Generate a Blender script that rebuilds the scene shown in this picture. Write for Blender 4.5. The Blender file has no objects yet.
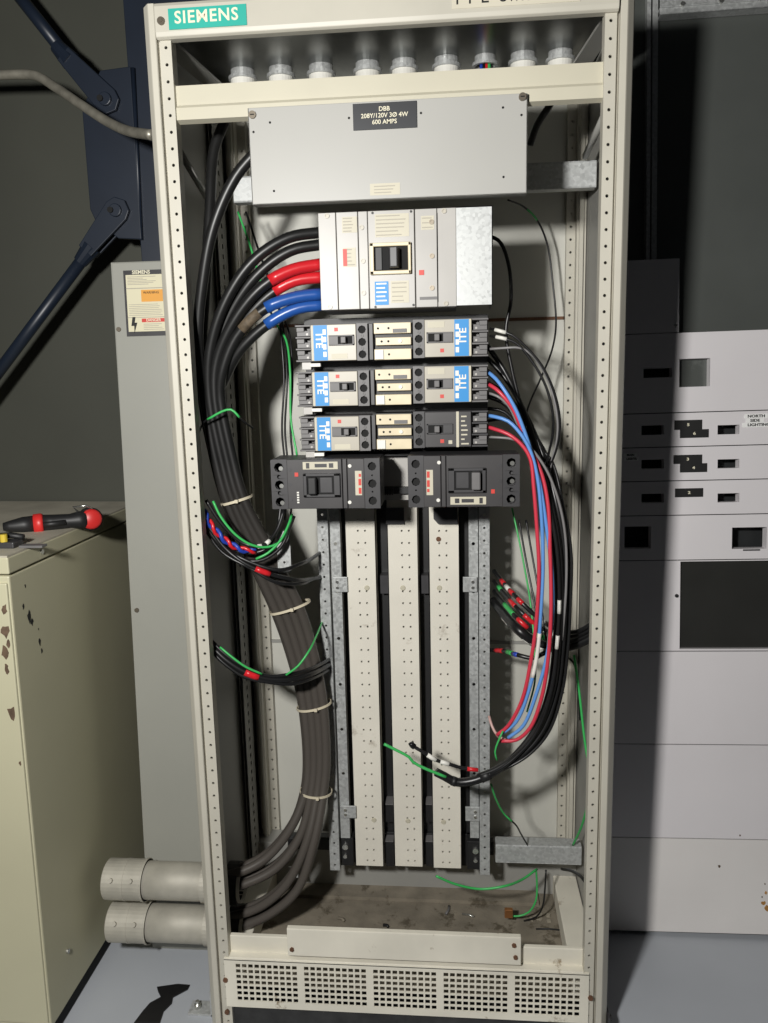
import bpy, math, random
from mathutils import Vector, Matrix, Euler
random.seed(4)
scene = bpy.context.scene
col = scene.collection

# ------------------------------------------------------------------ camera, light, world
FOCAL = 800.0                                  # focal length in pixels of a 768 x 1023 frame
CAM = Vector((0.1336, -1.6927, 1.5871))
RT = Vector((0.99600, 0.08627, -0.02312)); UP = Vector((0.00797, 0.17194, 0.98507)); FW = Vector((-0.08896, 0.98132, -0.17057))
cam_data = bpy.data.cameras.new('camera'); cam = bpy.data.objects.new('camera', cam_data); col.objects.link(cam)
cam_data.sensor_fit = 'VERTICAL'; cam_data.sensor_height = 24.0; cam_data.lens = 24.0 * FOCAL / 1023.0
cam_data.clip_start = 0.02
cam.matrix_world = Matrix(((RT.x, UP.x, -FW.x, CAM.x), (RT.y, UP.y, -FW.y, CAM.y), (RT.z, UP.z, -FW.z, CAM.z), (0, 0, 0, 1)))
scene.camera = cam
scene.view_settings.view_transform = 'Standard'; scene.view_settings.look = 'None'
scene.view_settings.exposure = 0.0; scene.view_settings.gamma = 1.0; scene.view_settings.use_curve_mapping = False

world = bpy.data.worlds.new('room_ambience'); scene.world = world; world.use_nodes = True
bgn = world.node_tree.nodes['Background']; bgn.inputs[0].default_value = (0.9, 0.95, 1.0, 1); bgn.inputs[1].default_value = 0.013

lamp_data = bpy.data.lights.new('work_light', 'POINT'); lamp = bpy.data.objects.new('work_light', lamp_data); col.objects.link(lamp)
lamp.location = (-0.43, -1.78, 1.885); lamp_data.energy = 196; lamp_data.shadow_soft_size = 0.075; lamp_data.color = (1.0, 0.985, 0.95)

# ------------------------------------------------------------------ helpers
def W(px, py, y):
    """point of the place seen at a photo position, at depth y"""
    d = FW + RT * ((px - 384.0) / FOCAL) + UP * ((511.5 - py) / FOCAL)
    return CAM + d * ((y - CAM.y) / d.y)
def WL(M, px, py, y):
    Mi = M.inverted(); c = Mi @ CAM
    d = Mi.to_3x3() @ (FW + RT * ((px - 384.0) / FOCAL) + UP * ((511.5 - py) / FOCAL))
    return c + d * ((y - c.y) / d.y)
def rect(tl, tr, br, bl, y, M=None):
    f = (lambda p: W(p[0], p[1], y)) if M is None else (lambda p: WL(M, p[0], p[1], y))
    a, b, c, d = f(tl), f(tr), f(br), f(bl)
    return (a.x + d.x) / 2, (b.x + c.x) / 2, (c.z + d.z) / 2, (a.z + b.z) / 2

class MB:
    def __init__(s): s.v = []; s.f = []; s.smooth = False
    def add(s, vs, fs):
        n = len(s.v); s.v += [tuple(v) for v in vs]; s.f += [tuple(i + n for i in f) for f in fs]; return s
    def box(s, x0, x1, y0, y1, z0, z1):
        return s.add([(x0, y0, z0), (x1, y0, z0), (x1, y1, z0), (x0, y1, z0), (x0, y0, z1), (x1, y0, z1), (x1, y1, z1), (x0, y1, z1)],
                     [(0, 1, 5, 4), (1, 2, 6, 5), (2, 3, 7, 6), (3, 0, 4, 7), (4, 5, 6, 7), (3, 2, 1, 0)])
    def prism(s, poly, a0, a1, axis='z'):
        n = len(poly)
        def m(p, a):
            if axis == 'z': return (p[0], p[1], a)
            if axis == 'y': return (p[0], a, p[1])
            return (a, p[0], p[1])
        return s.add([m(p, a0) for p in poly] + [m(p, a1) for p in poly],
                     [(i, (i + 1) % n, n + (i + 1) % n, n + i) for i in range(n)] + [tuple(range(n))[::-1], tuple(range(n, 2 * n))])
    def cyl(s, p, q, r, n=14, r2=None):
        p = Vector(p); q = Vector(q); r2 = r if r2 is None else r2
        d = (q - p).normalized(); a = d.orthogonal().normalized(); b = d.cross(a)
        vs = []
        for c, rr in ((p, r), (q, r2)):
            for i in range(n):
                t = 2 * math.pi * i / n; vs.append(c + (a * math.cos(t) + b * math.sin(t)) * rr)
        return s.add(vs, [(i, (i + 1) % n, n + (i + 1) % n, n + i) for i in range(n)] + [tuple(range(n))[::-1], tuple(range(n, 2 * n))])
    def ring(s, p, q, ro, ri, n=20):
        p = Vector(p); q = Vector(q); d = (q - p).normalized(); a = d.orthogonal().normalized(); b = d.cross(a)
        vs = []
        for c, r in ((p, ro), (q, ro), (q, ri), (p, ri)):
            for i in range(n):
                t = 2 * math.pi * i / n; vs.append(c + (a * math.cos(t) + b * math.sin(t)) * r)
        fs = []
        for k in range(4):
            k2 = (k + 1) % 4
            fs += [(k * n + i, k * n + (i + 1) % n, k2 * n + (i + 1) % n, k2 * n + i) for i in range(n)]
        return s.add(vs, fs)
    def tube(s, pts, r, n=10, closed=False, rad=None):
        pts = [Vector(p) for p in pts]; m = len(pts); vs = []; up = None
        for i, p in enumerate(pts):
            if closed: d = pts[(i + 1) % m] - pts[i - 1]
            else: d = pts[min(i + 1, m - 1)] - pts[max(i - 1, 0)]
            d.normalize()
            if up is None: up = d.orthogonal().normalized()
            up = (up - d * up.dot(d)).normalized(); b = d.cross(up)
            rr = r if rad is None else rad[i]
            for k in range(n):
                t = 2 * math.pi * k / n; vs.append(p + (up * math.cos(t) + b * math.sin(t)) * rr)
        fs = []
        for i in range(m if closed else m - 1):
            j = (i + 1) % m
            fs += [(i * n + k, i * n + (k + 1) % n, j * n + (k + 1) % n, j * n + k) for k in range(n)]
        if not closed: fs += [tuple(range(n))[::-1], tuple(range((m - 1) * n, m * n))]
        s.smooth = True
        return s.add(vs, fs)
    def perf(s, o, u, v, us, vs_, hole, depth, square=False, skip=None):
        """sheet in the u-v plane cut into cells us x vs_, each with one hole; depth = vector of the hole wall"""
        o = Vector(o); u = Vector(u); v = Vector(v); depth = Vector(depth)
        for j in range(len(vs_) - 1):
            for i in range(len(us) - 1):
                a0, a1, b0, b1 = us[i], us[i + 1], vs_[j], vs_[j + 1]
                P = lambda a, b: o + u * a + v * b
                if skip and skip(i, j):
                    s.add([P(a0, b0), P(a1, b0), P(a1, b1), P(a0, b1)], [(0, 1, 2, 3)]); continue
                ca, cb = (a0 + a1) / 2, (b0 + b1) / 2
                h = hole(i, j) if callable(hole) else hole
                if square:
                    out = [(a0, b0), (a1, b0), (a1, b1), (a0, b1)]
                    inn = [(ca - h, cb - h), (ca + h, cb - h), (ca + h, cb + h), (ca - h, cb + h)]
                else:
                    out = [(a0, b0), (ca, b0), (a1, b0), (a1, cb), (a1, b1), (ca, b1), (a0, b1), (a0, cb)]
                    inn = [(ca + h * math.cos(t), cb + h * math.sin(t)) for t in [math.radians(225 + 45 * k) for k in range(8)]]
                n = len(out)
                vv = [P(*p) for p in out] + [P(*p) for p in inn] + [P(*p) + depth for p in inn]
                s.add(vv, [(k, (k + 1) % n, n + (k + 1) % n, n + k) for k in range(n)] + [(n + k, n + (k + 1) % n, 2 * n + (k + 1) % n, 2 * n + k) for k in range(n)])
        return s

FRAME = {}
def frame_of(o): return FRAME.get(o.name, Matrix.Identity(4)) if o else Matrix.Identity(4)
def build(name, mb, mat, parent=None, bevel=0.0, local=False, segs=2):
    me = bpy.data.meshes.new(name)
    M = frame_of(parent)
    if local or parent is None: vs = mb.v
    else:
        Mi = M.inverted(); vs = [tuple(Mi @ Vector(v)) for v in mb.v]
    me.from_pydata(vs, [], mb.f); me.update()
    me.materials.append(mat)
    if mb.smooth:
        for p in me.polygons: p.use_smooth = True
    o = bpy.data.objects.new(name, me); col.objects.link(o)
    if parent: o.parent = parent; FRAME[o.name] = M
    if bevel:
        md = o.modifiers.new('edge', 'BEVEL'); md.width = bevel; md.segments = segs; md.limit_method = 'ANGLE'; md.angle_limit = math.radians(40)
    return o
def tag(o, label=None, cat=None, group=None, kind=None):
    if label: o['label'] = label
    if cat: o['category'] = cat
    if group: o['group'] = group
    if kind: o['kind'] = kind
    return o
def thing(name, label, cat, loc, group=None, rot=(0, 0, 0)):
    o = bpy.data.objects.new(name, None); col.objects.link(o); o.location = loc; o.rotation_euler = rot
    o.empty_display_size = 0.05
    FRAME[o.name] = Matrix.Translation(Vector(loc)) @ Euler(rot).to_matrix().to_4x4()
    return tag(o, label, cat, group)
def solo(name, mb, mat, label, cat, group=None, bevel=0.0):
    """a thing that is one mesh, its origin at its middle"""
    n = len(mb.v); c = Vector((sum(v[0] for v in mb.v) / n, sum(v[1] for v in mb.v) / n, min(v[2] for v in mb.v)))
    mb.v = [tuple(Vector(v) - c) for v in mb.v]
    o = build(name, mb, mat, None, bevel); o.location = c; FRAME[o.name] = Matrix.Translation(c)
    return tag(o, label, cat, group)
def box(*a): return MB().box(*a)

def text_part(name, s, mat, parent, loc, size, rot=0.0, align='CENTER', bold=0.0, depth=0.0006, xs=1.0, space=1.0):
    """lettering standing on a front face (facing -y); loc in the parent's own frame"""
    c = bpy.data.curves.new(name, 'FONT'); c.body = s; c.size = size; c.align_x = align; c.align_y = 'CENTER'; c.offset = bold
    c.extrude = depth; c.space_character = space; c.resolution_u = 3; c.space_line = 0.85
    t = bpy.data.objects.new('tmp_text', c); col.objects.link(t)
    bpy.context.view_layer.update()
    me = bpy.data.meshes.new_from_object(t.evaluated_get(bpy.context.evaluated_depsgraph_get()))
    bpy.data.objects.remove(t)
    R = Matrix.Translation(Vector(loc)) @ Matrix.Rotation(rot, 4, 'Y') @ Matrix.Rotation(math.pi / 2, 4, 'X') @ Matrix.Diagonal((xs, 1, 1, 1))
    me.transform(R); me.name = name; me.materials.clear(); me.materials.append(mat)
    o = bpy.data.objects.new(name, me); col.objects.link(o); o.parent = parent; FRAME[o.name] = frame_of(parent)
    return o
def L(parent, p): return frame_of(parent).inverted() @ Vector(p)

def spline(ctrl, step=0.012):
    P = [Vector(p) for p in ctrl]
    if len(P) == 2: return P
    out = []
    for i in range(len(P) - 1):
        p0 = P[i - 1] if i > 0 else P[0] * 2 - P[1]
        p1, p2 = P[i], P[i + 1]
        p3 = P[i + 2] if i + 2 < len(P) else P[-1] * 2 - P[-2]
        n = max(2, int((p2 - p1).length / step))
        # centripetal Catmull-Rom
        t0 = 0; t1 = t0 + max(1e-4, (p1 - p0).length ** .5); t2 = t1 + max(1e-4, (p2 - p1).length ** .5); t3 = t2 + max(1e-4, (p3 - p2).length ** .5)
        for k in range(n):
            t = t1 + (t2 - t1) * k / n
            a1 = p0 * ((t1 - t) / (t1 - t0)) + p1 * ((t - t0) / (t1 - t0)); a2 = p1 * ((t2 - t) / (t2 - t1)) + p2 * ((t - t1) / (t2 - t1)); a3 = p2 * ((t3 - t) / (t3 - t2)) + p3 * ((t - t2) / (t3 - t2))
            b1 = a1 * ((t2 - t) / (t2 - t0)) + a2 * ((t - t0) / (t2 - t0)); b2 = a2 * ((t3 - t) / (t3 - t1)) + a3 * ((t - t1) / (t3 - t1))
            out.append(b1 * ((t2 - t) / (t2 - t1)) + b2 * ((t - t1) / (t2 - t1)))
    out.append(P[-1]); return out

# ------------------------------------------------------------------ materials
def S(r, g, b):
    f = lambda c: (c / 255 / 12.92) if c / 255 <= 0.04045 else ((c / 255 + 0.055) / 1.055) ** 2.4
    return (f(r), f(g), f(b), 1)
def mat(name, c, rough=0.5, metal=0.0, var=0.06, scale=6.0, bump=0.0, bscale=200.0, spec=0.5, c2=None, c2_at=0.62, c2_scale=4.0, coat=0.0):
    m = bpy.data.materials.new(name); m.use_nodes = True; nt = m.node_tree; N = nt.nodes; K = nt.links
    b = N['Principled BSDF']; b.inputs['Roughness'].default_value = rough; b.inputs['Metallic'].default_value = metal
    b.inputs['Specular IOR Level'].default_value = spec
    tc = N.new('ShaderNodeTexCoord')
    nz = N.new('ShaderNodeTexNoise'); nz.inputs['Scale'].default_value = scale; nz.inputs['Detail'].default_value = 5
    K.new(tc.outputs['Object'], nz.inputs['Vector'])
    r = N.new('ShaderNodeValToRGB'); r.color_ramp.elements[0].position = 0.3; r.color_ramp.elements[1].position = 0.7
    r.color_ramp.elements[0].color = tuple(x * (1 - var) for x in c[:3]) + (1,); r.color_ramp.elements[1].color = tuple(min(1, x * (1 + var)) for x in c[:3]) + (1,)
    K.new(nz.outputs['Fac'], r.inputs['Fac']); last = r.outputs['Color']
    if c2:
        n2 = N.new('ShaderNodeTexNoise'); n2.inputs['Scale'].default_value = c2_scale; n2.inputs['Detail'].default_value = 9; n2.inputs['Roughness'].default_value = 0.7
        K.new(tc.outputs['Object'], n2.inputs['Vector'])
        r2 = N.new('ShaderNodeValToRGB'); r2.color_ramp.elements[0].position = c2_at; r2.color_ramp.elements[1].position = c2_at + 0.07
        K.new(n2.outputs['Fac'], r2.inputs['Fac'])
        mx = N.new('ShaderNodeMixRGB'); mx.inputs[2].default_value = c2; K.new(r2.outputs['Color'], mx.inputs[0]); K.new(last, mx.inputs[1]); last = mx.outputs[0]
    K.new(last, b.inputs['Base Color'])
    if bump:
        n3 = N.new('ShaderNodeTexNoise'); n3.inputs['Scale'].default_value = bscale; K.new(tc.outputs['Object'], n3.inputs['Vector'])
        bp = N.new('ShaderNodeBump'); bp.inputs['Strength'].default_value = bump; bp.inputs['Distance'].default_value = 0.002
        K.new(n3.outputs['Fac'], bp.inputs['Height']); K.new(bp.outputs['Normal'], b.inputs['Normal'])
    return m
def galv(name, c, rough=0.45):
    m = bpy.data.materials.new(name); m.use_nodes = True; nt = m.node_tree; N = nt.nodes; K = nt.links
    b = N['Principled BSDF']; b.inputs['Metallic'].default_value = 0.35; b.inputs['Roughness'].default_value = rough
    tc = N.new('ShaderNodeTexCoord'); v = N.new('ShaderNodeTexVoronoi'); v.inputs['Scale'].default_value = 160
    K.new(tc.outputs['Object'], v.inputs['Vector'])
    r = N.new('ShaderNodeValToRGB'); r.color_ramp.elements[0].color = tuple(x * 0.82 for x in c[:3]) + (1,); r.color_ramp.elements[1].color = tuple(min(1, x * 1.18) for x in c[:3]) + (1,)
    K.new(v.outputs['Color'], r.inputs['Fac']); K.new(r.outputs['Color'], b.inputs['Base Color'])
    r2 = N.new('ShaderNodeMapRange'); r2.inputs[3].default_value = rough - 0.1; r2.inputs[4].default_value = rough + 0.12
    K.new(v.outputs['Color'], r2.inputs[0]); K.new(r2.outputs[0], b.inputs['Roughness'])
    return m

M_post = mat('cream_grey_enamel', S(192, 188, 175), 0.45, c2=S(150, 138, 112), c2_at=0.70, c2_scale=7)
M_base = mat('worn_cream_enamel', S(224, 219, 204), 0.55, c2=S(128, 108, 78), c2_at=0.62, c2_scale=9, var=0.1)
M_cover = mat('light_grey_enamel', S(171, 170, 165), 0.42, var=0.03, scale=3)
M_back = mat('back_panel_grey_enamel', S(200, 199, 190), 0.5, var=0.04)
M_inside = mat('inner_side_grey_enamel', S(150, 149, 144), 0.45, var=0.05)
M_roof = mat('dusty_bare_steel', S(120, 122, 120), 0.32, metal=0.85, var=0.12, scale=14)
M_pan = mat('dusty_pan_steel', S(128, 120, 106), 0.85, var=0.22, scale=18, bump=0.5, bscale=160, c2=S(88, 80, 66), c2_at=0.55, c2_scale=13)
M_galv = galv('galvanized_steel', S(182, 184, 183))
M_zinc = mat('bright_zinc', S(205, 205, 200), 0.25, metal=0.9)
M_screw = mat('dull_screw_steel', S(120, 112, 100), 0.4, metal=0.7)
M_rust = mat('rusty_steel', S(110, 78, 58), 0.7, metal=0.3, var=0.3, scale=30)
M_black = mat('black_plastic', S(30, 30, 31), 0.5, var=0.1)
M_deep = mat('black_void_plastic', S(12, 12, 12), 0.8)
M_dkgrey = mat('dark_grey_moulding', S(56, 55, 57), 0.45, var=0.14, scale=30)
M_dkface = mat('charcoal_breaker_face', S(60, 58, 59), 0.42, var=0.1, scale=20)
M_mdgrey = mat('mid_grey_moulding', S(104, 102, 102), 0.5, var=0.1, scale=20)
M_brk = mat('silver_grey_breaker_face', S(174, 171, 166), 0.4, var=0.05, scale=12)
M_brk2 = mat('beige_grey_breaker_face', S(178, 172, 158), 0.4, var=0.05, scale=12)
M_blue = mat('blue_label', S(26, 136, 204), 0.5)
M_red = mat('red_mark', S(205, 62, 52), 0.5)
M_white = mat('white_plastic', S(228, 226, 218), 0.45)
M_cream = mat('cream_label', S(196, 190, 170), 0.5)
M_ivory = mat('ivory_insulator', S(226, 221, 208), 0.55, c2=S(186, 178, 164), c2_at=0.63, c2_scale=9)
M_tanins = mat('tan_insulator', S(218, 204, 172), 0.4, var=0.08, scale=30)
M_ink = mat('faded_grey_ink', S(172, 166, 152), 0.6)
M_blackink = mat('black_ink', S(20, 20, 20), 0.6)
M_whiteink = mat('white_engraving', S(232, 226, 200), 0.5)
M_plate = mat('black_engraved_laminate', S(42, 44, 48), 0.4)
M_teal = mat('teal_badge', S(48, 172, 156), 0.42, c2=S(160, 128, 60), c2_at=0.66, c2_scale=22)
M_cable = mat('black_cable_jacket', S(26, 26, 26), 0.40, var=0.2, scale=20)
def greyed(m, low_tone, za, zb):
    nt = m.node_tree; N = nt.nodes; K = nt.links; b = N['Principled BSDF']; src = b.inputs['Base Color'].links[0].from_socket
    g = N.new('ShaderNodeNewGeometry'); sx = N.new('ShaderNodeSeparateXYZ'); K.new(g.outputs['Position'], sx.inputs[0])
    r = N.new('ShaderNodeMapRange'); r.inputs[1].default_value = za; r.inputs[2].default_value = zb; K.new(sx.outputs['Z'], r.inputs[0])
    mx = N.new('ShaderNodeMixRGB'); mx.inputs[2].default_value = low_tone; K.new(r.outputs[0], mx.inputs[0]); K.new(src, mx.inputs[1]); K.new(mx.outputs[0], b.inputs['Base Color'])
greyed(M_cable, S(80, 75, 70), 1.40, 0.95)                    # jackets blend from black to warm grey towards the bottom
M_frayed = mat('frayed_brown_tape', S(92, 80, 64), .7, var=.6, scale=60)
M_wire = mat('black_wire_jacket', S(26, 26, 27), 0.35)
M_gwire = mat('grey_wire_jacket', S(128, 126, 126), 0.4)
M_green = mat('green_wire_jacket', S(62, 178, 92), 0.4)
M_redw = mat('red_wire_jacket', S(205, 58, 76), 0.38)
M_bluew = mat('blue_wire_jacket', S(98, 150, 216), 0.38)
M_navyw = mat('deep_blue_wire_jacket', S(36, 66, 168), 0.4)
M_rtape = mat('red_phase_tape', S(206, 36, 44), 0.3)
M_btape = mat('blue_phase_tape', S(38, 84, 160), 0.3)
M_tie = mat('natural_nylon', S(206, 196, 172), 0.45)
M_copper = mat('copper_lug', S(200, 140, 92), 0.35, metal=0.8)
M_cond = mat('dull_rigid_conduit', S(180, 176, 164), 0.58, metal=0.25, var=0.14, scale=16, c2=S(150, 138, 116), c2_at=0.62, c2_scale=12)
M_flex = mat('bare_metal_conduit', S(150, 146, 134), 0.4, metal=0.5, var=0.2, scale=40)
M_gp = mat('grey_wireway_enamel', S(154, 154, 146), 0.42, var=0.04, scale=3, c2=S(168, 168, 160), c2_at=0.68, c2_scale=10)
M_panel = mat('pale_grey_panel_enamel', S(228, 224, 226), 0.42, var=0.03, scale=3)
M_lowpanel = mat('rust_flecked_panel_enamel', S(230, 226, 223), 0.45, var=0.05, scale=3, c2=S(150, 96, 44), c2_at=0.72, c2_scale=8)
M_dkplate = mat('dark_painted_steel', S(84, 87, 84), 0.32, var=0.12, scale=3, c2=S(104, 107, 104), c2_at=0.66, c2_scale=8)
M_glass = mat('dark_smoked_window', S(50, 50, 48), 0.12, var=0.1, spec=0.6)
M_wall = mat('dark_olive_wall', S(62, 63, 55), 0.7, var=0.12, scale=2.2, c2=S(72, 73, 63), c2_at=0.72, c2_scale=6)
M_navy = mat('navy_steel_paint', S(27, 35, 48), 0.4, var=0.1, scale=10)
M_tan = mat('cream_cabinet_enamel', S(190, 186, 158), 0.5, var=0.04, scale=3, c2=S(90, 78, 56), c2_at=0.74, c2_scale=9)
M_wear = mat('brown_bare_patch', S(96, 78, 62), .7, var=.3, scale=60)
M_stain = mat('orange_rust', S(176, 128, 66), .8, var=.3, scale=60)
M_tapelabel = mat('white_tape', S(248, 248, 246), .5, var=.01)
M_tantop = mat('dusty_grey_cabinet_top', S(178, 172, 156), 0.7, var=0.16, scale=9)
M_floor = mat('blue_grey_floor_paint', S(176, 180, 186), 0.5, var=0.05, scale=3, c2=S(166, 170, 176), c2_at=0.64, c2_scale=6)
M_redplastic = mat('red_plastic', S(206, 46, 44), 0.4)
M_orange = mat('orange_label', S(226, 160, 66), 0.5)
M_yellow = mat('yellow_plastic', S(206, 180, 60), 0.5)
M_paper = mat('pale_yellow_label', S(218, 212, 182), 0.5, var=0.03)

# ------------------------------------------------------------------ the setting
tag(build('floor', box(-2.6, 2.4, -0.35, 0.9, -0.08, 0.0), M_floor), kind='structure')
tag(build('wall_back', box(-2.6, 2.4, 0.66, 0.78, 0.0, 3.3), M_wall), kind='structure')

# ------------------------------------------------------------------ the open enclosure
H = 2.318
enc = thing('switchboard_enclosure', 'tall open cream grey metal switchboard cabinet with perforated corner posts and bottom vent grille', 'electrical cabinet', (0, 0, 0))
PITCH = 0.03175
def post(sg, rear=False):
    b = MB(); y0 = 0.0 if not rear else 0.50; X = lambda x: sg * x + (.018 if rear and sg < 0 else 0)
    zt = H if not rear else 2.27; zb = 0.0 if not rear else 0.09
    # hole strip
    n = int((zt - zb) / PITCH); zs = [zb + PITCH * i for i in range(n + 1)]; zs[-1] = zt
    b.perf((0, y0, 0), (1, 0, 0), (0, 0, 1), sorted([X(.425), X(.447)]), zs, 0.0033, (0, .004, 0))
    b.box(*sorted([X(.4255), X(.447)]), y0 + .018, y0 + .020, zb, zt)
    b.box(*sorted([X(.425), X(.427)]), y0 + .0001, y0 + .030, zb, zt)
    if not rear:
        b.box(*sorted([X(.446), X(.453)]), .010, .014, zb, zt)
        b.box(*sorted([X(.4465), X(.4475)]), .0002, .012, zb, zt)
        prof = [(X(.453), .03), (X(.453), -.004), (X(.4545), -.006), (X(.4655), -.006), (X(.468), -.004), (X(.480), .010), (X(.4825), .016), (X(.4825), .055), (X(.478), .055), (X(.478), .03)]
        b.prism(prof, zb, zt)
    else:
        b.box(*sorted([X(.447), X(.470)]), y0 - .030, y0 + .018, zb, zt)
        b.box(*sorted([X(.452), X(.462)]), y0 - .040, y0 - .028, zb, zt)
    return b
for sg in (-1, 1): build('corner_post', post(sg), M_post, enc)
for sg in (-1, 1): build('rear_post', post(sg, True), M_post, enc)
for sg in (-1, 1):
    b = box(*sorted([sg * .472, sg * .478]), .055, .54, .0, 2.30)
    build('side_panel', b, M_inside, enc)
# slotted flange inside the left rear corner
b = MB(); zs = [.1 + .0254 * i for i in range(86)]
b.perf((-.455, 0, 0), (0, 1, 0), (0, 0, 1), [.36, .44], zs, .006, (-.003, 0, 0), square=True)
b.box(-.465, -.463, .36, .44, .1, 2.26)
build('slotted_flange', b, M_inside, enc)
# back in three sheets with rusty seams
for z0, z1 in ((.09, .818), (.822, 1.718), (1.722, 2.305)):
    build('back_panel', box(-.470, .470, .522, .528, z0, z1), M_back, enc, .0015)
for z in (.82, 1.72): build('panel_seam', box(-.424, .424, .516, .522, z - .004, z + .004), M_rust if z > 1 else M_inside, enc)
# knockout dots of the punched speaker-like patch on the back
# header with badge
hd = build('header_panel', MB().prism([(-.014, 2.262), (-.014, 2.309), (-.010, 2.316), (.03, 2.316), (.03, 2.262), (.012, 2.251), (-.006, 2.251), (-.012, 2.254)], -.451, .449, 'x'), M_post, enc, .0015)
build('header_screw', MB().cyl((-.437, -.013, 2.281), (-.437, -.019, 2.281), .0075).cyl((-.437, -.019, 2.281), (-.437, -.021, 2.281), .004, 6), M_screw, enc)
x0, x1, z0, z1 = rect((168, 11), (246, 2), (247, 24), (169.5, 31), -.015)
bd = build('badge', box(x0, x1, -.0165, -.0138, z0, z1), M_teal, hd)
text_part('lettering', 'SIEMENS', M_whiteink, enc, L(enc, ((x0 + x1) / 2 - .002, -.0166, (z0 + z1) / 2 + .001)), .0315, bold=.0006, xs=1.0, space=1.12)
x0, x1, z0, z1 = rect((452, -18), (548, -20), (548, 3), (452, 8), -.015)
pl = build('header_label', box(x0, x1 + .06, -.0152, -.0138, z0 - .001, z1 - .004), mat('faded_cream_strip', S(208, 202, 184), .45), hd)
text_part('lettering', 'I T E  Switchboard', M_blackink, enc, (W(455, 3, -.015).x, -.0155, W(470, 5, -.015).z + .0125), .034, align='LEFT')
# top crossbar, folded at its foot
xb = MB().box(-.426, .426, .012, .016, 2.131, 2.170).prism([(.012, 2.133), (.007, 2.127), (.007, 2.104), (.024, 2.100), (.024, 2.105), (.011, 2.107), (.011, 2.126), (.016, 2.133)], -.426, .426, 'x').box(-.426, .426, .0125, .05, 2.168, 2.1705)
build('top_crossbar', xb, mat('cream_enamel', S(196, 191, 172), .45, var=.03), enc)
# roof with hub fittings
roof = build('roof', box(-.472, .472, .03, .54, 2.308, 2.312), M_roof, enc)
for i, px in enumerate((243, 281, 321, 367.5, 404, 446.5, 485, 523, 560.5)):
    py = 79 - (px - 243) * .075
    p = W(px, py, .34); y_ = .34; r = .031 if i != 6 else .027
    rb = MB().ring((p.x, y_, 2.309), (p.x, y_, 2.290), r - .003, r - .007, 24); rb.ring((p.x, y_, 2.293), (p.x, y_, 2.286), r + .003, r - .004, 24)
    rg = build('locknut', rb, M_galv, roof)
    if i != 6: build('bushing', MB().ring((p.x, y_, 2.287), (p.x, y_, 2.266), r - .002, r - .008, 24), M_white, rg)
    if i == 6:
        for j, (m_, dx) in enumerate(((M_navyw, -.009), (M_wire, -.003), (M_rtape, .003), (M_green, .009))):
            build('wire_core', MB().tube([(p.x + dx, y_ - .012, 2.309), (p.x + dx, y_ - .012, 2.20)], .0040, 8), m_, rg)
# stay straps at the two roof corners
for sg in (-1, 1):
    a = Vector((sg * .452, .03, 2.30)); e = Vector((sg * .425, .30, 2.26))
    b = MB().prism([(a.x - .02, a.y), (a.x + .02, a.y), (e.x + .02, e.y), (e.x - .02, e.y)], 2.262, 2.268)
    build('corner_gusset', b, M_inside, enc)
    build('stay_strap', MB().tube([W(180, 152, .08), W(212, 206, .27)] if sg < 0 else [W(604, 116, .08), W(585, 157, .27)], .008, 4), M_inside, enc)
# galvanized cross rails that carry the bus
x0, x1, z0, z1 = rect((230, 179), (596, 158), (597, 186), (232, 205), .17)
b = MB().box(-.392, .464, .29, .294, 2.000, 2.056).box(-.392, .464, .29, .325, 2.054, 2.058).box(-.392, .464, .29, .325, 1.998, 2.002)
build('cross_rail', b, M_galv, enc, .002)
build('cross_rail', MB().box(.234, .463, .295, .299, .276, .326).box(.234, .463, .295, .335, .324, .328).box(.234, .463, .295, .335, .274, .278), M_galv, enc, .002)
build('cross_rail', MB().box(-.345, .232, .335, .339, .27, .305).box(-.345, .232, .335, .36, .305, .309), M_black, enc, .002)
p0 = W(296, 872, .30)
b = MB().box(p0.x - .02, p0.x + .006, .298, .302, p0.z - .016, p0.z + .016)
build('rail_bracket', b, M_galv, enc)
# dirty base pan, beams and sill
build('base_pan', box(-.472, .472, .045, .52, .082, .090), M_pan, enc)
build('rear_beam', MB().box(-.472, .472, .43, .436, .09, .225).box(-.472, .472, .43, .50, .222, .228), M_inside, enc, .002)
build('pan_step', box(-.36, .36, .375, .43, .09, .100), M_pan, enc)
for sg in (-1, 1):
    build('side_beam', MB().box(*sorted([sg * .405, sg * .470]), .05, .46, .09, .150), M_base, enc, .003)
build('sill', MB().box(-.425, .425, .018, .030, .194, .240).box(-.425, .425, -.004, .03, .188, .197), M_base, enc, .002)
x0, x1, z0, z1 = rect((287, 932), (521, 937), (521, 964), (288, 956), .0)
sc = build('sill_channel', MB().box(x0, x1, -.002, .002, z0, z1 + .004).box(x0, x1, -.002, .012, z1 + .002, z1 + .005), M_base, enc, .0015)
for px, py in ((292, 949), (515.5, 957), (514, 945)):
    p = W(px, py, -.002); build('bolt_head', MB().cyl((p.x, -.002, p.z), (p.x, -.006, p.z), .0055, 6), M_rust, sc)
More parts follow.
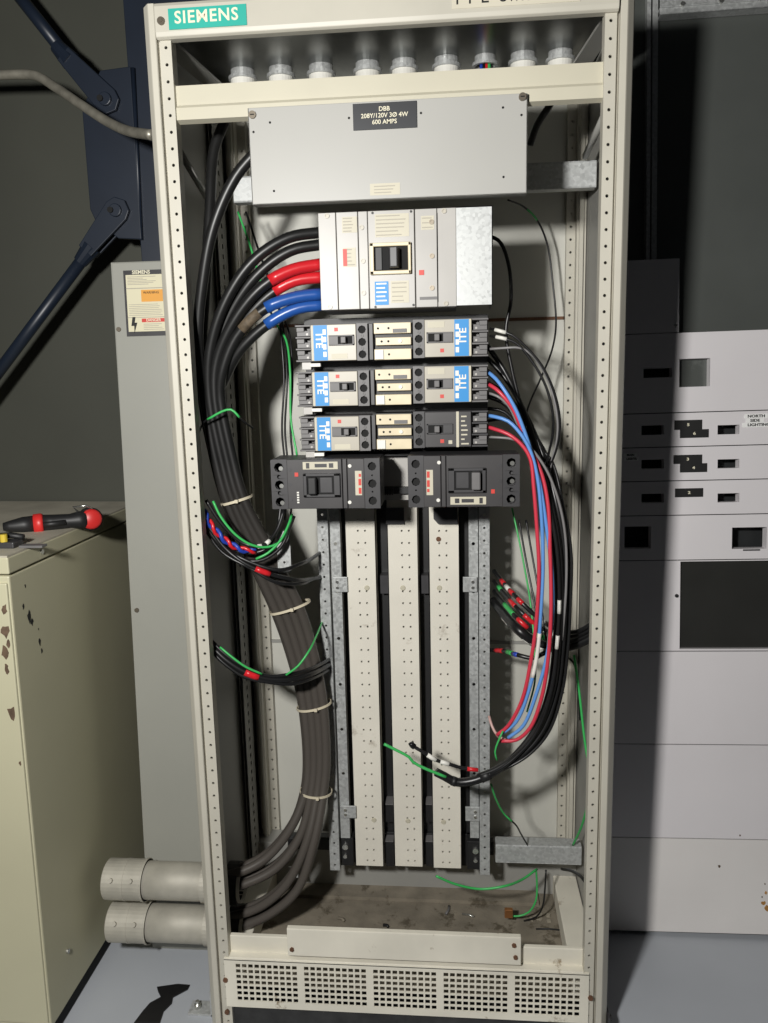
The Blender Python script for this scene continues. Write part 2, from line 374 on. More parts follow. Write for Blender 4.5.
# vent grille: five blocks of square perforations
gx = [-.425 + .004]; b = MB()
ys = [.065, .076] + [.076 + .0141 * i for i in range(1, 8)] + [.190]
cols = [-.447, -.393]; starts = [-.393]
x = -.4095; blocks = []
for k in range(5):
    w = .1545; blocks.append((x, x + w)); x += w + .0135
zc = [.078 + .0150 * i for i in range(8)]
for (a0, a1) in blocks:
    n = 10; us = [a0 + (a1 - a0) * i / n for i in range(n + 1)]
    b.perf((0, -.005, 0), (1, 0, 0), (0, 0, 1), us, zc, .0056, (0, .0035, 0), square=True)
edges = [-.436] + [e for bl in blocks for e in bl] + [.436]
for i in range(0, len(edges), 2): b.box(edges[i], edges[i + 1], -.005, -.002, zc[0], zc[-1])
b.box(-.436, .436, -.005, -.002, .062, zc[0]); b.box(-.436, .436, -.005, -.002, zc[-1], .192)
b.box(-.436, .436, -.005, .018, .190, .194)
vg = build('vent_grille', b, M_base, enc)
for px, py in ((225.5, 980), (590.5, 998), (227, 1012)):
    p = W(px, py, -.006); build('screw', MB().cyl((p.x, -.004, p.z), (p.x, -.0085, p.z), .006, 10), M_rust, vg)
build('kick_plate', MB().box(-.45, .45, .010, .014, .0, .062), mat('black_scuffed_kick', S(44, 44, 44), .6, var=.3, scale=40), enc)
build('lower_baffle', box(-.45, .45, .06, .064, .0, .08), M_deep, enc)

# ------------------------------------------------------------------ cover plate over the main lugs
cv = thing('cover_plate', 'flat light grey cover plate with black engraved nameplate, screwed to the top crossbar', 'cover plate', (0.003, 0, 1.93))
CX0, CX1, CZ0, CZ1 = -.2745, .2795, 1.931, 2.116
b = MB().box(CX0, CX1, -.006, -.003, CZ0, CZ1).box(CX0, CX1, -.006, .020, CZ0, CZ0 + .003).box(CX0, CX0 + .003, -.006, .012, CZ0, CZ1).box(CX1 - .003, CX1, -.006, .012, CZ0, CZ1)
cs = build('cover_sheet', b, M_cover, cv, .0012)
for px, py in ((252.5, 115), (522.5, 97)):
    p = W(px, py, -.007); sc = build('screw', MB().cyl((p.x, -.006, p.z), (p.x, -.011, p.z), .0075, 14), M_screw, cv)
    build('slot', MB().box(p.x - .004, p.x + .004, -.0115, -.0108, p.z - .001, p.z + .001), M_deep, sc)
for px, py in ((253.5, 132), (270, 122.5), (274, 191), (503, 107.5), (521.5, 115), (503.5, 177), (349, 118), (421, 113)):
    p = W(px, py, -.006); build('screw_hole', MB().cyl((p.x, -.0063, p.z), (p.x, -.0050, p.z), .0024, 10), M_deep, cv)
x0, x1, z0, z1 = rect((352.5, 104), (416.5, 100.5), (417.5, 127.5), (353.5, 130.5), -.008)
pn = build('nameplate', box(x0, x1, -.0085, -.006, z0, z1), M_plate, cv, .0005)
xc, zc_ = (x0 + x1) / 2 - .001, (z0 + z1) / 2
for t, dz in (('DBB', .0125), ('208Y/120V 3Ø 4W', .0005), ('600 AMPS', -.0115)):
    text_part('lettering', t, M_whiteink, cv, L(cv, (xc, -.0087, zc_ + dz)), .0118, xs=1.0, bold=.00012)
x0, x1, z0, z1 = rect((370, 184), (400, 182), (400, 194), (370, 195.5), -.008)
build('faded_sticker', box(x0, x1, -.0066, -.006, z0, z1), M_cream, cv)
b = MB()
for k in range(3): b.box(x0 + .008, x1 - .01 - .004 * k, -.0071, -.0066, z1 - .0065 - .006 * k, z1 - .0045 - .006 * k)
build('faded_print', b, M_ink, cv)

# ------------------------------------------------------------------ main circuit breaker
x0, x1, z0, z1 = rect((318, 213), (456, 207.5), (456.5, 306.5), (321.5, 310.5), .02)
X0, X1, Z0, Z1 = x0, x1, z0, z1
mb_ = thing('main_circuit_breaker', 'big silver grey main breaker under the cover plate, with blue label and galvanized right end', 'circuit breaker', ((x0 + x1) / 2, .16, z0))
def MX(px, py=250, y=.02): return W(px, py, y).x
build('body', box(X0, X1, .026, .16, Z0, Z1), mat('grey_breaker_body', S(140, 137, 132), .45), mb_, .003)
segs = [(X0, MX(336.5)), (MX(337.2), MX(358.3)), (MX(359), MX(368)), (MX(368.6), MX(414.5)), (MX(415.5), MX(437)), (MX(437.6), X1)]
b = MB()
for a, c in segs: b.box(a, c, .018, .028, Z0 + .0005, Z1 - .0005)
build('face_plate', b, M_brk, mb_, .001)
gx0, gx1 = X1, W(492.7, 255, .02).x
build('end_shield', MB().box(gx0, gx1, .020, .0225, Z0 + .002, Z1 + .001).box(gx1 - .002, gx1, .020, .15, Z0 + .002, Z1 + .001).box(gx0, gx1, .02, .10, Z1 - .001, Z1 + .001), M_galv, mb_)
hx0, hx1, hz0, hz1 = rect((369.5, 244), (411, 241), (411, 272.5), (370.5, 276), .012)
t = .0075
b = MB().box(hx0, hx1, .008, .02, hz1 - t, hz1).box(hx0, hx1, .008, .02, hz0, hz0 + t).box(hx0, hx0 + t * 1.1, .008, .02, hz0, hz1).box(hx1 - t * .8, hx1, .008, .02, hz0, hz1)
bz = build('handle_bezel', b, M_tanins, mb_, .0015)
build('handle_recess', box(hx0 + t, hx1 - t * .8, .0165, .0178, hz0 + t, hz1 - t), M_deep, mb_)
hm = hx0 + (hx1 - hx0) * .45
hn = build('toggle_handle', MB().prism([(hm, .018), (hm + .004, -.012), (hm + .020, -.014), (hm + .025, .018)], hz0 + t + .004, hz1 - t - .004), M_dkgrey, mb_, .002)
build('handle_stop', box(hx0 + .012, hx0 + .024, .012, .018, hz0 + t + .002, hz1 - t - .002), M_black, mb_)
x0, x1, z0, z1 = rect((375, 282), (388.5, 281), (388.7, 304.5), (375, 305.5), .018)
bl = build('blue_label', box(x0, x1, .0172, .0185, z0, z1), M_blue, mb_)
b = MB()
for k in range(5): b.box(x0 + .003, x1 - .004 - .003 * (k % 2), .0168, .0173, z1 - .006 - .0085 * k, z1 - .003 - .0085 * k)
build('label_print', b, M_white, bl)
for (a, bb, c, d, m, rows) in ((342, 217, 357, 233, M_cream, 5), (375, 214, 409, 237, M_cream, 6), (343, 248, 356, 267, M_cream, 5), (391, 281, 409, 303, M_cream, 5), (421, 216, 434, 230, M_cream, 3)):
    x0, x1, z0, z1 = rect((a, bb), (c, bb - .5), (c, d - .5), (a, d), .018)
    lb = build('rating_label', box(x0, x1, .0173, .0185, z0, z1), m, mb_)
    b = MB()
    for k in range(rows):
        zz = z1 - (z1 - z0) * (k + .5) / rows
        b.box(x0 + .002, x0 + (x1 - x0) * random.uniform(.6, .93), .0169, .0174, zz - .0011, zz + .0011)
    build('label_print', b, M_ink, lb)
x0, x1, z0, z1 = rect((343, 249), (347, 249), (347, 266), (343, 266), .0165)
build('red_strip', box(x0, x1, .0166, .0174, z0, z1), M_red, mb_)
x0, x1, z0, z1 = rect((419, 270), (424, 270), (424, 275), (419, 275), .017)
build('trip_button', box(x0, x1, .0165, .0182, z0, z1), M_red, mb_)
for px, py in ((327, 216), (444, 211), (330, 307), (446, 303.5), (361.5, 227.5), (363, 261), (363.5, 293), (431.5, 222), (432, 256), (432, 288)):
    p = W(px, py, .018); sc = build('screw', MB().ring((p.x, .018, p.z), (p.x, .0155, p.z), .0052, .003, 14).cyl((p.x, .019, p.z), (p.x, .0168, p.z), .003, 10), M_brk2 if px not in (431.5, 432) else M_screw, mb_)
for px, py in ((372.5, 213), (411, 211.5), (375.5, 307), (413.5, 305)):
    p = W(px, py, .018); build('rivet', MB().cyl((p.x, .0185, p.z), (p.x, .0168, p.z), .0026, 10), M_black, mb_)
b = MB().box(MX(419), MX(437), .0174, .0183, W(419, 297, .018).z, W(419, 300, .018).z)
for k in range(3): b.box(MX(437.2), MX(437.9), .0174, .0183, Z0 + .01, Z1 - .01)
build('engraved_line', b, M_mdgrey, mb_)

# ------------------------------------------------------------------ branch breakers
def small_breaker(label, cn, side, dark=False, blue=1.0):
    yf = .055; dep = .10
    x0, x1, z0, z1 = rect(*cn, yf)
    X = (lambda u: x1 - u * (x1 - x0)) if side < 0 else (lambda u: x0 + u * (x1 - x0))
    B = lambda b, u0, u1, ya, yb, za, zb: b.box(*sorted([X(u0), X(u1)]), ya, yb, za, zb)
    h = z1 - z0; Z = lambda t: z0 + h * t
    o = thing('branch_circuit_breaker', label, 'circuit breaker', ((x0 + x1) / 2, yf + dep, z0), 'small branch breakers in the paired rows')
    fm = M_dkface if dark else M_brk2
    b = MB(); B(b, .0, .80, yf + .012, yf + dep, z0, z1); B(b, .80, 1.0, yf + .035, yf + dep, z0, z1)
    for k in range(4):                                    # walls between the lugs
        zz = z0 + (h - .004) * k / 3
        B(b, .78, 1.0, yf + .006, yf + .04, zz, zz + .004)
    build('body', b, M_mdgrey if not dark else M_dkgrey, o, .001)
    us = sorted([X(.0), X(.15)])
    b = MB().perf((0, yf + .003, 0), (1, 0, 0), (0, 0, 1), us, [z0, Z(.333), Z(.667), z1], .0088, (0, .008, 0))
    b.box(us[0], us[1], yf + .011, yf + .0118, z0, z1)
    for t in (.333, .667): b.ring(((us[0] + us[1]) / 2, yf + .0032, Z(t)), ((us[0] + us[1]) / 2, yf + .001, Z(t)), .0034, .0018, 10)
    ts = build('terminal_strip', b, M_mdgrey if not dark else M_dkgrey, o)
    for t in (.167, .5, .833): build('hole_bottom', MB().cyl(((us[0] + us[1]) / 2, yf + .0108, Z(t)), ((us[0] + us[1]) / 2, yf + .0095, Z(t)), .0086, 12), M_deep, ts)
    b = MB(); B(b, .155, .775, yf, yf + .013, z0 + .001, z1 - .001)
    face = build('face_plate', b, fm, o, .0012)
    if not dark:
        b = MB(); B(b, .55, .74, yf - .0007, yf, z0 + .002, Z(1.0 if blue > .9 else .97) - .002)
        st = build('blue_stripe', b, M_blue, o)
        text_part('lettering', 'ITE', M_white, o, L(o, (X(.665), yf - .0008, Z(.56))), .021, rot=math.pi / 2 * (-side), bold=.0004, xs=1.1)
        b = MB()
        for k in range(4): B(b, .565 + .0, .61, yf - .0012, yf - .0006, Z(.12 + .2 * k), Z(.26 + .2 * k))
        build('label_print', b, M_white, o)
        b = MB(); B(b, .745, .772, yf - .0006, yf, z0 + .002, z1 - .002); build('pale_edge_strip', b, M_cream, o)
        b = MB(); B(b, .28, .50, yf - .0006, yf, Z(.06), Z(.2)) if side < 0 else B(b, .2, .42, yf - .0006, yf, Z(.78), Z(.94))
        build('rating_label', b, M_cream, o)
    else:
        b = MB(); B(b, .575, .61, yf - .0007, yf, z0 + .001, z1 - .001); build('yellow_stripe', b, M_cream, o)
        b = MB()
        for k in range(7): B(b, .64, random.uniform(.68, .75), yf - .0006, yf, Z(.08 + .125 * k), Z(.12 + .125 * k))
        B(b, .47, .52, yf - .0006, yf, Z(.1), Z(.2)); build('label_print', b, M_cream, o)
    zc = .56 if side < 0 else .52
    za, zb = Z(zc - .14), Z(zc + .14)
    bm = M_mdgrey if not dark else M_dkgrey
    b = MB(); B(b, .18, .53, yf - .004, yf, zb - .003, zb); B(b, .18, .53, yf - .004, yf, za, za + .003); B(b, .18, .205, yf - .004, yf, za, zb); B(b, .40, .53, yf - .0035, yf, za, zb)
    build('toggle_bezel', b, bm, o, .0006)
    b = MB(); B(b, .205, .40, yf - .0012, yf - .0002, za + .003, zb - .003); build('toggle_recess', b, M_deep, o)
    b = MB(); B(b, .285, .355, yf - .017, yf, za + .004, zb - .004); build('toggle_handle', b, M_mdgrey if not dark else M_mdgrey, o, .0015)
    b = MB(); q = .40 if side < 0 else .36
    B(b, q, q + .05, yf - .0005, yf + .0002, Z(.80) if side < 0 else Z(.13), Z(.90) if side < 0 else Z(.23)); build('red_mark', b, M_red, o)
    for k in range(3):
        zz = z0 + (h - .004) * k / 3 + .004; hh = (h - .004) / 3 - .004
        b = MB(); B(b, .80, .985, yf + .014, yf + .036, zz + .001, zz + hh * .62); B(b, .88, .985, yf + .010, yf + .036, zz + hh * .5, zz + hh - .001)
        lg = build('terminal_lug', b, M_mdgrey, o, .0008)
        build('lug_screw', MB().cyl((X(.84), yf + .0145, zz + hh * .25), (X(.84), yf + .0125, zz + hh * .25), .0026, 10), M_brk, lg)
    if side < 0:
        b = MB(); B(b, .66, .80, yf + .004, yf + .02, z0 - .011, z0 - .0035); build('mounting_tab', b, M_white, o, .001)
        b = MB(); B(b, .80, .93, yf + .012, yf + .03, z0 - .017, z0 - .001); build('mounting_foot', b, M_brk, o, .001)
    return o
rowsL = [((293.3, 324.8), (367.5, 323.3), (367.5, 360.8), (296.4, 361.6)), ((295.6, 372.5), (369, 369.8), (369, 406), (297, 407)), ((298, 417.8), (369.8, 414.7), (370.6, 450.6), (300, 452))]
rowsR = [((412.7, 320.6), (488.4, 316.6), (488.8, 354.2), (413.4, 360)), ((412.7, 367), (488.4, 363.9), (488.4, 400.6), (413.4, 405)), ((413.4, 412.3), (488, 410), (488.4, 446), (413.4, 449))]
wl = ['top', 'middle', 'bottom']
small_breaker('silver branch breaker with blue stripe, just under the left part of the big main breaker', rowsL[0], -1)
small_breaker('silver branch breaker with blue stripe, middle one of the left column', rowsL[1], -1)
small_breaker('silver branch breaker with blue stripe directly above the large black left breaker', rowsL[2], -1)
small_breaker('silver branch breaker with blue stripe beside the white-tipped wires', rowsR[0], 1)
small_breaker('silver branch breaker with blue stripe, directly above the charcoal small breaker', rowsR[1], 1)
small_breaker('charcoal small branch breaker with a cream stripe, lowest of the right column', rowsR[2], 1, dark=True)

for r in range(3):
    a, c = rowsL[r], rowsR[r]
    q = lambda p, d: (p[0] + d, p[1])
    x0, x1, z0, z1 = rect(q(a[1], 2.5), q(c[0], -1.0), q(c[3], -1.0), q(a[2], 2.5), .075)
    o = thing('bus_connector', ['tan insulated bus connector between the top pair of small breakers', 'tan insulated bus connector between the middle pair of small breakers', 'tan insulated bus connector beside the charcoal small breaker'][r], 'bus connector', ((x0 + x1) / 2, .16, z0), 'bus connectors between the small breakers')
    h = z1 - z0; w = x1 - x0
    build('frame', MB().box(x0, x1, .085, .16, z0, z1), M_black, o)
    for k, (ta, tb) in enumerate(((.70, .98), (.40, .60), (.02, .30))):
        s = build('contact_strip', MB().box(x0 + w * (.10 if k != 1 else .14), x1 - .002, .072, .086, z0 + h * ta, z0 + h * tb), M_tanins, o, .001)
        zc = z0 + h * (ta + tb) / 2
        b = MB()
        for t in ((.28, .44) if k == 1 else (.2, .45)): b.cyl((x0 + w * t, .0725, zc), (x0 + w * t, .0712, zc), .0024, 10)
        build('pin_hole', b, M_deep, s)
        b = MB()
        if k == 0: b.box(x0 + w * .55, x1 - w * .12, .070, .073, z0 + h * .72, z0 + h * .82)
        if k == 2: b.box(x0 + w * .12, x0 + w * .32, .068, .073, z0 + h * .04, z0 + h * .28)
        if k == 1: b.cyl((x0 + w * .72, .0725, zc), (x0 + w * .72, .069, zc), .004, 12)
        build('contact_clip', b, M_white if k != 0 else M_mdgrey, s)
    build('side_rib', MB().box(x0 - .002, x0 + w * .08, .070, .10, z0 + .002, z1 - .002), M_dkgrey, o, .001)

def big_breaker(label, cn, side):
    yf = .02; x0, x1, z0, z1 = rect(*cn, yf); h = z1 - z0; w = x1 - x0; dep = .10
    o = thing('feeder_circuit_breaker', label, 'circuit breaker', ((x0 + x1) / 2, yf + dep, z0), 'large black feeder breakers')
    X = (lambda u: x0 + u * w) if side < 0 else (lambda u: x1 - u * w)
    Z = (lambda t: z0 + t * h) if side < 0 else (lambda t: z1 - t * h)
    B = lambda b, u0, u1, ya, yb, t0, t1: b.box(*sorted([X(u0), X(u1)]), ya, yb, *sorted([Z(t0), Z(t1)]))
    b = MB().box(x0, x1, yf + .010, yf + dep, z0, z1); build('body', b, M_dkgrey, o, .002)
    # lug end with three big and two small openings
    b = MB(); us = sorted([X(0), X(.15)]); b.perf((0, yf, 0), (1, 0, 0), (0, 0, 1), us, [z0, Z(.29) if side < 0 else Z(.71), Z(.36) if side < 0 else Z(.64), Z(.62) if side < 0 else Z(.38), Z(.69) if side < 0 else Z(.31), z1],
           lambda i, j: .0105 if j % 2 == 0 else .0048, (0, .011, 0))
    le = build('lug_end', b, M_dkgrey, o)
    for t in (.145, .49, .845):
        tt = t if side < 0 else 1 - t
        zc = z0 + tt * h; xc = X(.078)
        build('hole_bottom', MB().cyl((xc, yf + .0109, zc), (xc, yf + .0100, zc), .0103, 12), M_deep, le)
        build('terminal_screw', MB().cyl((xc + .003, yf + .0105, zc - .003), (xc + .003, yf + .005, zc - .003), .0056, 10, .005), M_zinc, le)
    b = MB(); us = sorted([X(.86), X(1.0)])
    ts = b.perf((0, yf, 0), (1, 0, 0), (0, 0, 1), us, [z0, z0 + h * .31, z0 + h * .36, z0 + h * .64, z0 + h * .69, z1], lambda i, j: .0095 if j % 2 == 0 else .002, (0, .010, 0))
    te = build('load_end', b, M_dkgrey, o)
    for t in (.155, .5, .845): build('hole_bottom', MB().cyl((X(.93), yf + .0099, z0 + h * t), (X(.93), yf + .009, z0 + h * t), .0094, 12), M_deep, te)
    b = MB(); B(b, .15, .655, yf - .001, yf + .011, .002, .998); B(b, .66, .70, yf, yf + .011, .002, .998); B(b, .705, .86, yf - .001, yf + .011, .002, .998)
    build('face_plate', b, M_dkface, o, .0012)
    b = MB(); za, zb = .24, .72
    B(b, .30, .64, yf - .007, yf, zb - .06, zb); B(b, .30, .64, yf - .007, yf, za, za + .06); B(b, .30, .335, yf - .007, yf, za, zb); B(b, .58, .64, yf - .007, yf, za, zb)
    build('toggle_bezel', b, M_dkgrey, o, .0015)
    b = MB(); B(b, .335, .58, yf - .003, yf, za + .05, zb - .05); build('toggle_recess', b, M_deep, o)
    b = MB(); B(b, .35, .43, yf - .022, yf, za + .07, zb - .07); build('toggle_handle', b, M_black if side < 0 else M_mdgrey, o, .003)
    b = MB(); B(b, .45, .57, yf - .0045, yf, za + .08, zb - .08); build('handle_slide', b, M_dkgrey, o, .002)
    b = MB(); B(b, .30, .62, yf - .0022, yf, .80, .95); lb = build('rating_label', b, M_cream, o)
    b = MB(); B(b, .33, .36, yf - .003, yf - .002, .82, .93); B(b, .41, .52, yf - .003, yf - .002, .84, .91); B(b, .54, .58, yf - .003, yf - .002, .83, .92); build('label_print', b, M_dkgrey, lb)
    b = MB(); B(b, .775, .835, yf - .0018, yf, .27, .76); wl_ = build('warning_label', b, M_cream, o)
    b = MB(); B(b, .805, .83, yf - .0024, yf - .0016, .30, .42); B(b, .805, .83, yf - .0024, yf - .0016, .47, .60); B(b, .808, .83, yf - .0024, yf - .0016, .64, .70); build('label_print', b, M_red, wl_)
    b = MB(); B(b, .222, .255, yf - .0022, yf, .66, .74); build('trip_button', b, M_red, o)
    if side < 0:
        b = MB()
        for k in range(5): B(b, .235, .255, yf - .0016, yf, .12 + .05 * k, .15 + .05 * k)
        build('side_print', b, M_white, o)
    for u, t in ((.72, .13), (.73, .86)):
        b = MB().cyl((X(u), yf, Z(t)), (X(u), yf - .003, Z(t)), .004, 10); build('screw', b, M_white, o)
    for t in (.2, .5, .8):
        b = MB().cyl((X(.175), yf, Z(t)), (X(.175), yf - .0018, Z(t)), .0045, 12); build('dimple_boss', b, M_dkgrey, o)
    return o
big_breaker('large black feeder breaker on the left, below the blue-striped breakers', ((269, 461), (380, 457.3), (380, 507.4), (273.7, 510)), -1)
big_breaker('large black feeder breaker on the right, below the small charcoal breaker', ((407.3, 456.0), (519.8, 454.6), (519.8, 507.4), (409, 506.5)), 1)

# ------------------------------------------------------------------ bus assembly
bus = thing('bus_bar_assembly', 'vertical bus assembly of three ivory perforated covers between galvanized rails', 'bus bars', (0.012, .34, .30))
YB = .29
x0, x1, z0, z1 = rect((342, 320), (479, 320), (480, 858), (345, 858), .34)
build('backing_board', MB().box(x0, x1, .34, .347, z0, z1), M_black, bus)
x0, x1, z0, z1 = rect((306, 318), (487, 316), (488, 455), (308, 456), .17)
build('mounting_pan', box(x0, x1, .165, .175, z0, z1), M_black, bus)
def cover(c, fr):
    x0, x1, z0, z1 = rect(*c, YB); w = x1 - x0
    b = MB(); n = int(round((z1 - z0) / .03175)); zs = [z0 + (z1 - z0) * i / n for i in range(n + 1)]
    m = .5
    b.perf((0, YB, 0), (1, 0, 0), (0, 0, 1), [x0 + w * (fr - .117), x0 + w * (fr + .117), x0 + w * (fr + .351)], zs, .0029, (0, .004, 0))
    xr = x0 + w * (fr + .351)
    b.box(x0, x0 + w * (fr - .117), YB, YB + .002, z0, z1); b.box(xr, x1, YB, YB + .002, z0, z1)
    b.box(x0, x0 + .002, YB, YB + .035, z0, z1); b.box(x1 - .002, x1, YB, YB + .035, z0, z1); b.box(x0 + .003, x1 - .003, YB + .012, YB + .014, z0, z1)
    return build('bus_cover', b, M_ivory, bus), (x0, x1, z0, z1)
cvs = []
for c in (((343.5, 500), (374.5, 500), (384, 866), (356, 865.5)), ((386, 500), (416.8, 500), (423.8, 866.5), (395, 866)), ((427, 500), (458.2, 500), (462.6, 868), (434, 868))):
    cvs.append(cover(c, (.43, .48, .35)[len(cvs)]))
for k, (px, px2) in enumerate((((367, 588), (374, 820)), ((403, 588), (408, 821)), ((439.5, 588), (443.5, 822)))):
    for p in (px, px2):
        w_ = W(*p, YB); build('cover_plug', MB().cyl((w_.x, YB, w_.z), (w_.x, YB - .0025, w_.z), .007, 14, .0055), M_cream, cvs[k][0])
p = W(438.5, 539, YB); build('cover_screw', MB().cyl((p.x, YB, p.z), (p.x, YB - .003, p.z), .0062, 12), M_rust, cvs[2][0])
def rail(c, y, pitch, hr, big=None, wall=.03):
    x0, x1, z0, z1 = rect(*c, y); b = MB(); w = x1 - x0
    if pitch:
        n = int((z1 - z0) / pitch); zs = [z0 + (z1 - z0) * i / n for i in range(n + 1)]
        b.perf((0, y, 0), (1, 0, 0), (0, 0, 1), [x0, x1], zs, hr, (0, .003, 0))
    else:
        zs = [z0 + (z1 - z0) * i / 8 for i in range(9)]
        b.perf((0, y, 0), (1, 0, 0), (0, 0, 1), [x0, x1], zs, .0045, (0, .003, 0))
    b.box(x0, x0 + .0018, y + .0002, y + wall, z0, z1); b.box(x1 - .0018, x1, y + .0002, y + wall, z0, z1)
    return build('side_rail', b, M_galv, bus)
rail(((315.5, 470), (325.5, 470), (340, 870), (330, 870.5)), .275, .03175, .0032)
rail(((328.5, 470), (338, 470), (350, 838), (340.5, 838)), .29, None, 0)
rail(((467.5, 470), (477, 470), (479.5, 838), (471, 838)), .29, None, 0)
rail(((477.6, 470), (487.8, 470), (491.3, 875), (481, 875)), .275, .03175, .0032)
p = W(303, 535, .13)
x0, x1, z0, z1 = rect((291, 518), (303.5, 518), (304, 556), (292, 557), .30)
b = MB().perf((0, .13, 0), (1, 0, 0), (0, 0, 1), [x0, x1], [z0, (z0 + z1) / 2, z1], .003, (0, .003, 0))
build('strap_end', b, M_galv, bus)
for (c) in (((333, 577), (347.5, 577), (347.5, 592), (333, 592)), ((463, 577), (477, 577), (477, 592), (463, 592)), ((341, 806), (356, 806), (356, 818), (341, 818)), ((465.5, 807), (479.5, 807), (479.5, 821), (465.5, 821))):
    x0, x1, z0, z1 = rect(*c, .282); ck = build('rail_clip', MB().box(x0, x1, .281, .286, z0, z1), M_galv, bus, .001)
    xs = x0 + (x1 - x0) * (.3 if x0 < 0 else .7)
    build('clip_screw', MB().cyl((xs, .2815, z0 + (z1 - z0) * .68), (xs, .2785, z0 + (z1 - z0) * .68), .004, 10).cyl((xs, .2815, z0 + (z1 - z0) * .3), (xs, .2785, z0 + (z1 - z0) * .3), .004, 10), M_zinc, ck)
for c in (((380.5, 575), (388.5, 575), (388.5, 593), (380.5, 593)), ((421.5, 575), (428.5, 575), (428.5, 593), (421.5, 593))):
    x0, x1, z0, z1 = rect(*c, .31); build('spacer_block', box(x0, x1, .305, .34, z0, z1), M_dkgrey, bus)
for c in (((386, 803), (394, 803), (394, 821), (386, 821)), ((426, 803), (434, 803), (434, 821), (426, 821)), ((386, 840), (394, 840), (394, 865), (386, 865)), ((426, 840), (434, 840), (434, 865), (426, 865))):
    x0, x1, z0, z1 = rect(*c, .31); sp = build('spacer_block', box(x0, x1, .305, .34, z0, z1), M_black, bus); build('spacer_shim', box(x0, x1, .30, .34, z1, z1 + .003), M_mdgrey, sp)
x0, x1, z0, z1 = rect((340, 839), (480, 839), (481, 867.5), (341, 866), .30)
fb = build('foot_insulator', MB().box(x0, x0 + .036, .297, .34, z0, z1).box(x1 - .036, x1, .297, .34, z0, z1).box(x0, x1, .33, .34, z0 - .012, z1), M_black, bus, .001)
for px, py, r in ((345.5, 846, .008), (345.5, 855.5, .0055), (475.5, 850, .008), (475.5, 859.5, .0055)):
    p = W(px, py, .297); build('bolt', MB().cyl((p.x, .297, p.z), (p.x, .290, p.z), r, 12), M_zinc, fb)
x0, x1, z0, z1 = rect((430, 508), (458, 508), (457, 524), (437, 524), .282)
build('bus_stub', MB().prism([(x0, z1), (x0, z0 + .014), (x0 + .012, z0), (x1, z0), (x1, z1)], .279, .288, 'y'), M_dkgrey, bus)
x0, x1, z0, z1 = rect((386, 508), (404, 508), (404, 524), (386, 524), .282)
build('bus_stub', MB().box(x0, x1, .279, .288, z0, z1), M_dkgrey, bus)
x0, x1, z0, z1 = rect((384, 462), (408, 462), (408, 500), (384, 500), .20)
build('centre_bar', box(x0, x1, .20, .22, z0, z1 + .03), M_brk, bus)
b = MB()
for k in range(6): b.box(x0 + .004 * k + .002, x0 + .004 * k + .004, .16, .20, z0 + .018, z0 + .033)
b.box(x0 - .004, x1 + .004, .18, .20, z0 + .018, z0 + .033); build('link_bar', b, M_black, bus)

# ------------------------------------------------------------------ large power cables
R_C = .0118
def P(l): return [W(*p) for p in l]
fx = [204, 215, 227.5, 253, 276.5, 292, 303, 308.5, 306]; fy = [395, 455, 502, 560, 611, 655, 700, 760, 790]; fs = [5.4, 5.6, 5.9, 7.6, 8.2, 7.4, 6.6, 5.9, 5.9]; fd = [.095, .11, .12, .145, .175, .205, .222, .225, .215]
tails = [[(292, 826, .19), (266, 858, .17), (240, 872, .155), (222, 875, .155)], [(300, 836, .19), (276, 868, .17), (242, 885, .155), (224, 889, .155)],
         [(308, 838, .18), (288, 882, .16), (263, 905, .155), (238, 915, .155), (222, 918, .155)], [(314, 842, .18), (297, 890, .16), (270, 914, .155), (240, 927, .155), (224, 931, .155)]]
heads_f = [[(258, 150, .03), (236, 176, .035), (214, 225, .04), (203, 280, .055), (198, 340, .075)],
           [(323, 232, .09), (288, 238, .07), (252, 262, .06), (224, 305, .065), (210, 352, .08)],
           [(323, 264, .09), (292, 270, .075), (263, 286, .065), (236, 318, .07), (217, 360, .085)],
           [(323, 294, .09), (297, 297, .08), (266, 308, .07), (237, 336, .075), (222, 373, .085)]]
heads_r = [[(226, 118, .20), (214, 150, .18), (210, 205, .15), (206, 280, .12), (202, 345, .12)],
           [(324, 244, .10), (290, 251, .085), (256, 276, .08), (228, 318, .09), (214, 362, .105)],
           [(324, 277, .10), (294, 281, .09), (268, 296, .085), (240, 327, .09), (218, 366, .11)],
           [(324, 305, .10), (299, 308, .09), (272, 321, .085), (240, 350, .09), (223, 382, .11)]]
lab_f = ['black power cable curving out from behind the left edge of the cover plate', 'upper of two plain black cables arching into the main breaker', 'upper cable with red tape at the main breaker', 'upper cable with blue tape at the main breaker']
lab_r = ['black power cable rising to the upper left inside the cabinet, left of the cover plate', 'lower of two plain black cables arching into the main breaker', 'lower cable with red tape at the main breaker', 'lower cable with blue tape at the main breaker']
for front in (1, 0):
    for k in range(4):
        pts = list((heads_f if front else heads_r)[k])
        off = 0 if front else -1.5; dy = 0 if front else .027
        for i in range(len(fx)): pts.append((fx[i] + fs[i] * k + off, fy[i], fd[i] + dy))
        for (a, b_, c) in tails[k]: pts.append((a + (0 if front else 2), b_ - (0 if front else 5), c + (dy if a > 250 else .024) * (0 if front else 1)))
        sp = spline(P(pts), .015)
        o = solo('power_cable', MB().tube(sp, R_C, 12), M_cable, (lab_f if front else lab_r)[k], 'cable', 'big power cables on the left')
        if k >= 2:
            n = [i for i, q in enumerate(sp) if (q - sp[0]).length < (.125 if k == 2 else .135)]
            build('phase_tape', MB().tube(sp[:n[-1] + 1], R_C + .0012, 12), M_rtape if k == 2 else M_btape, o)
        if k == 3 and front:
            i0 = [i for i, q in enumerate(sp) if (q - sp[0]).length > .136][0]
            build('frayed_tape', MB().tube(sp[i0:i0 + 4], R_C + .0006, 10), M_frayed, o)
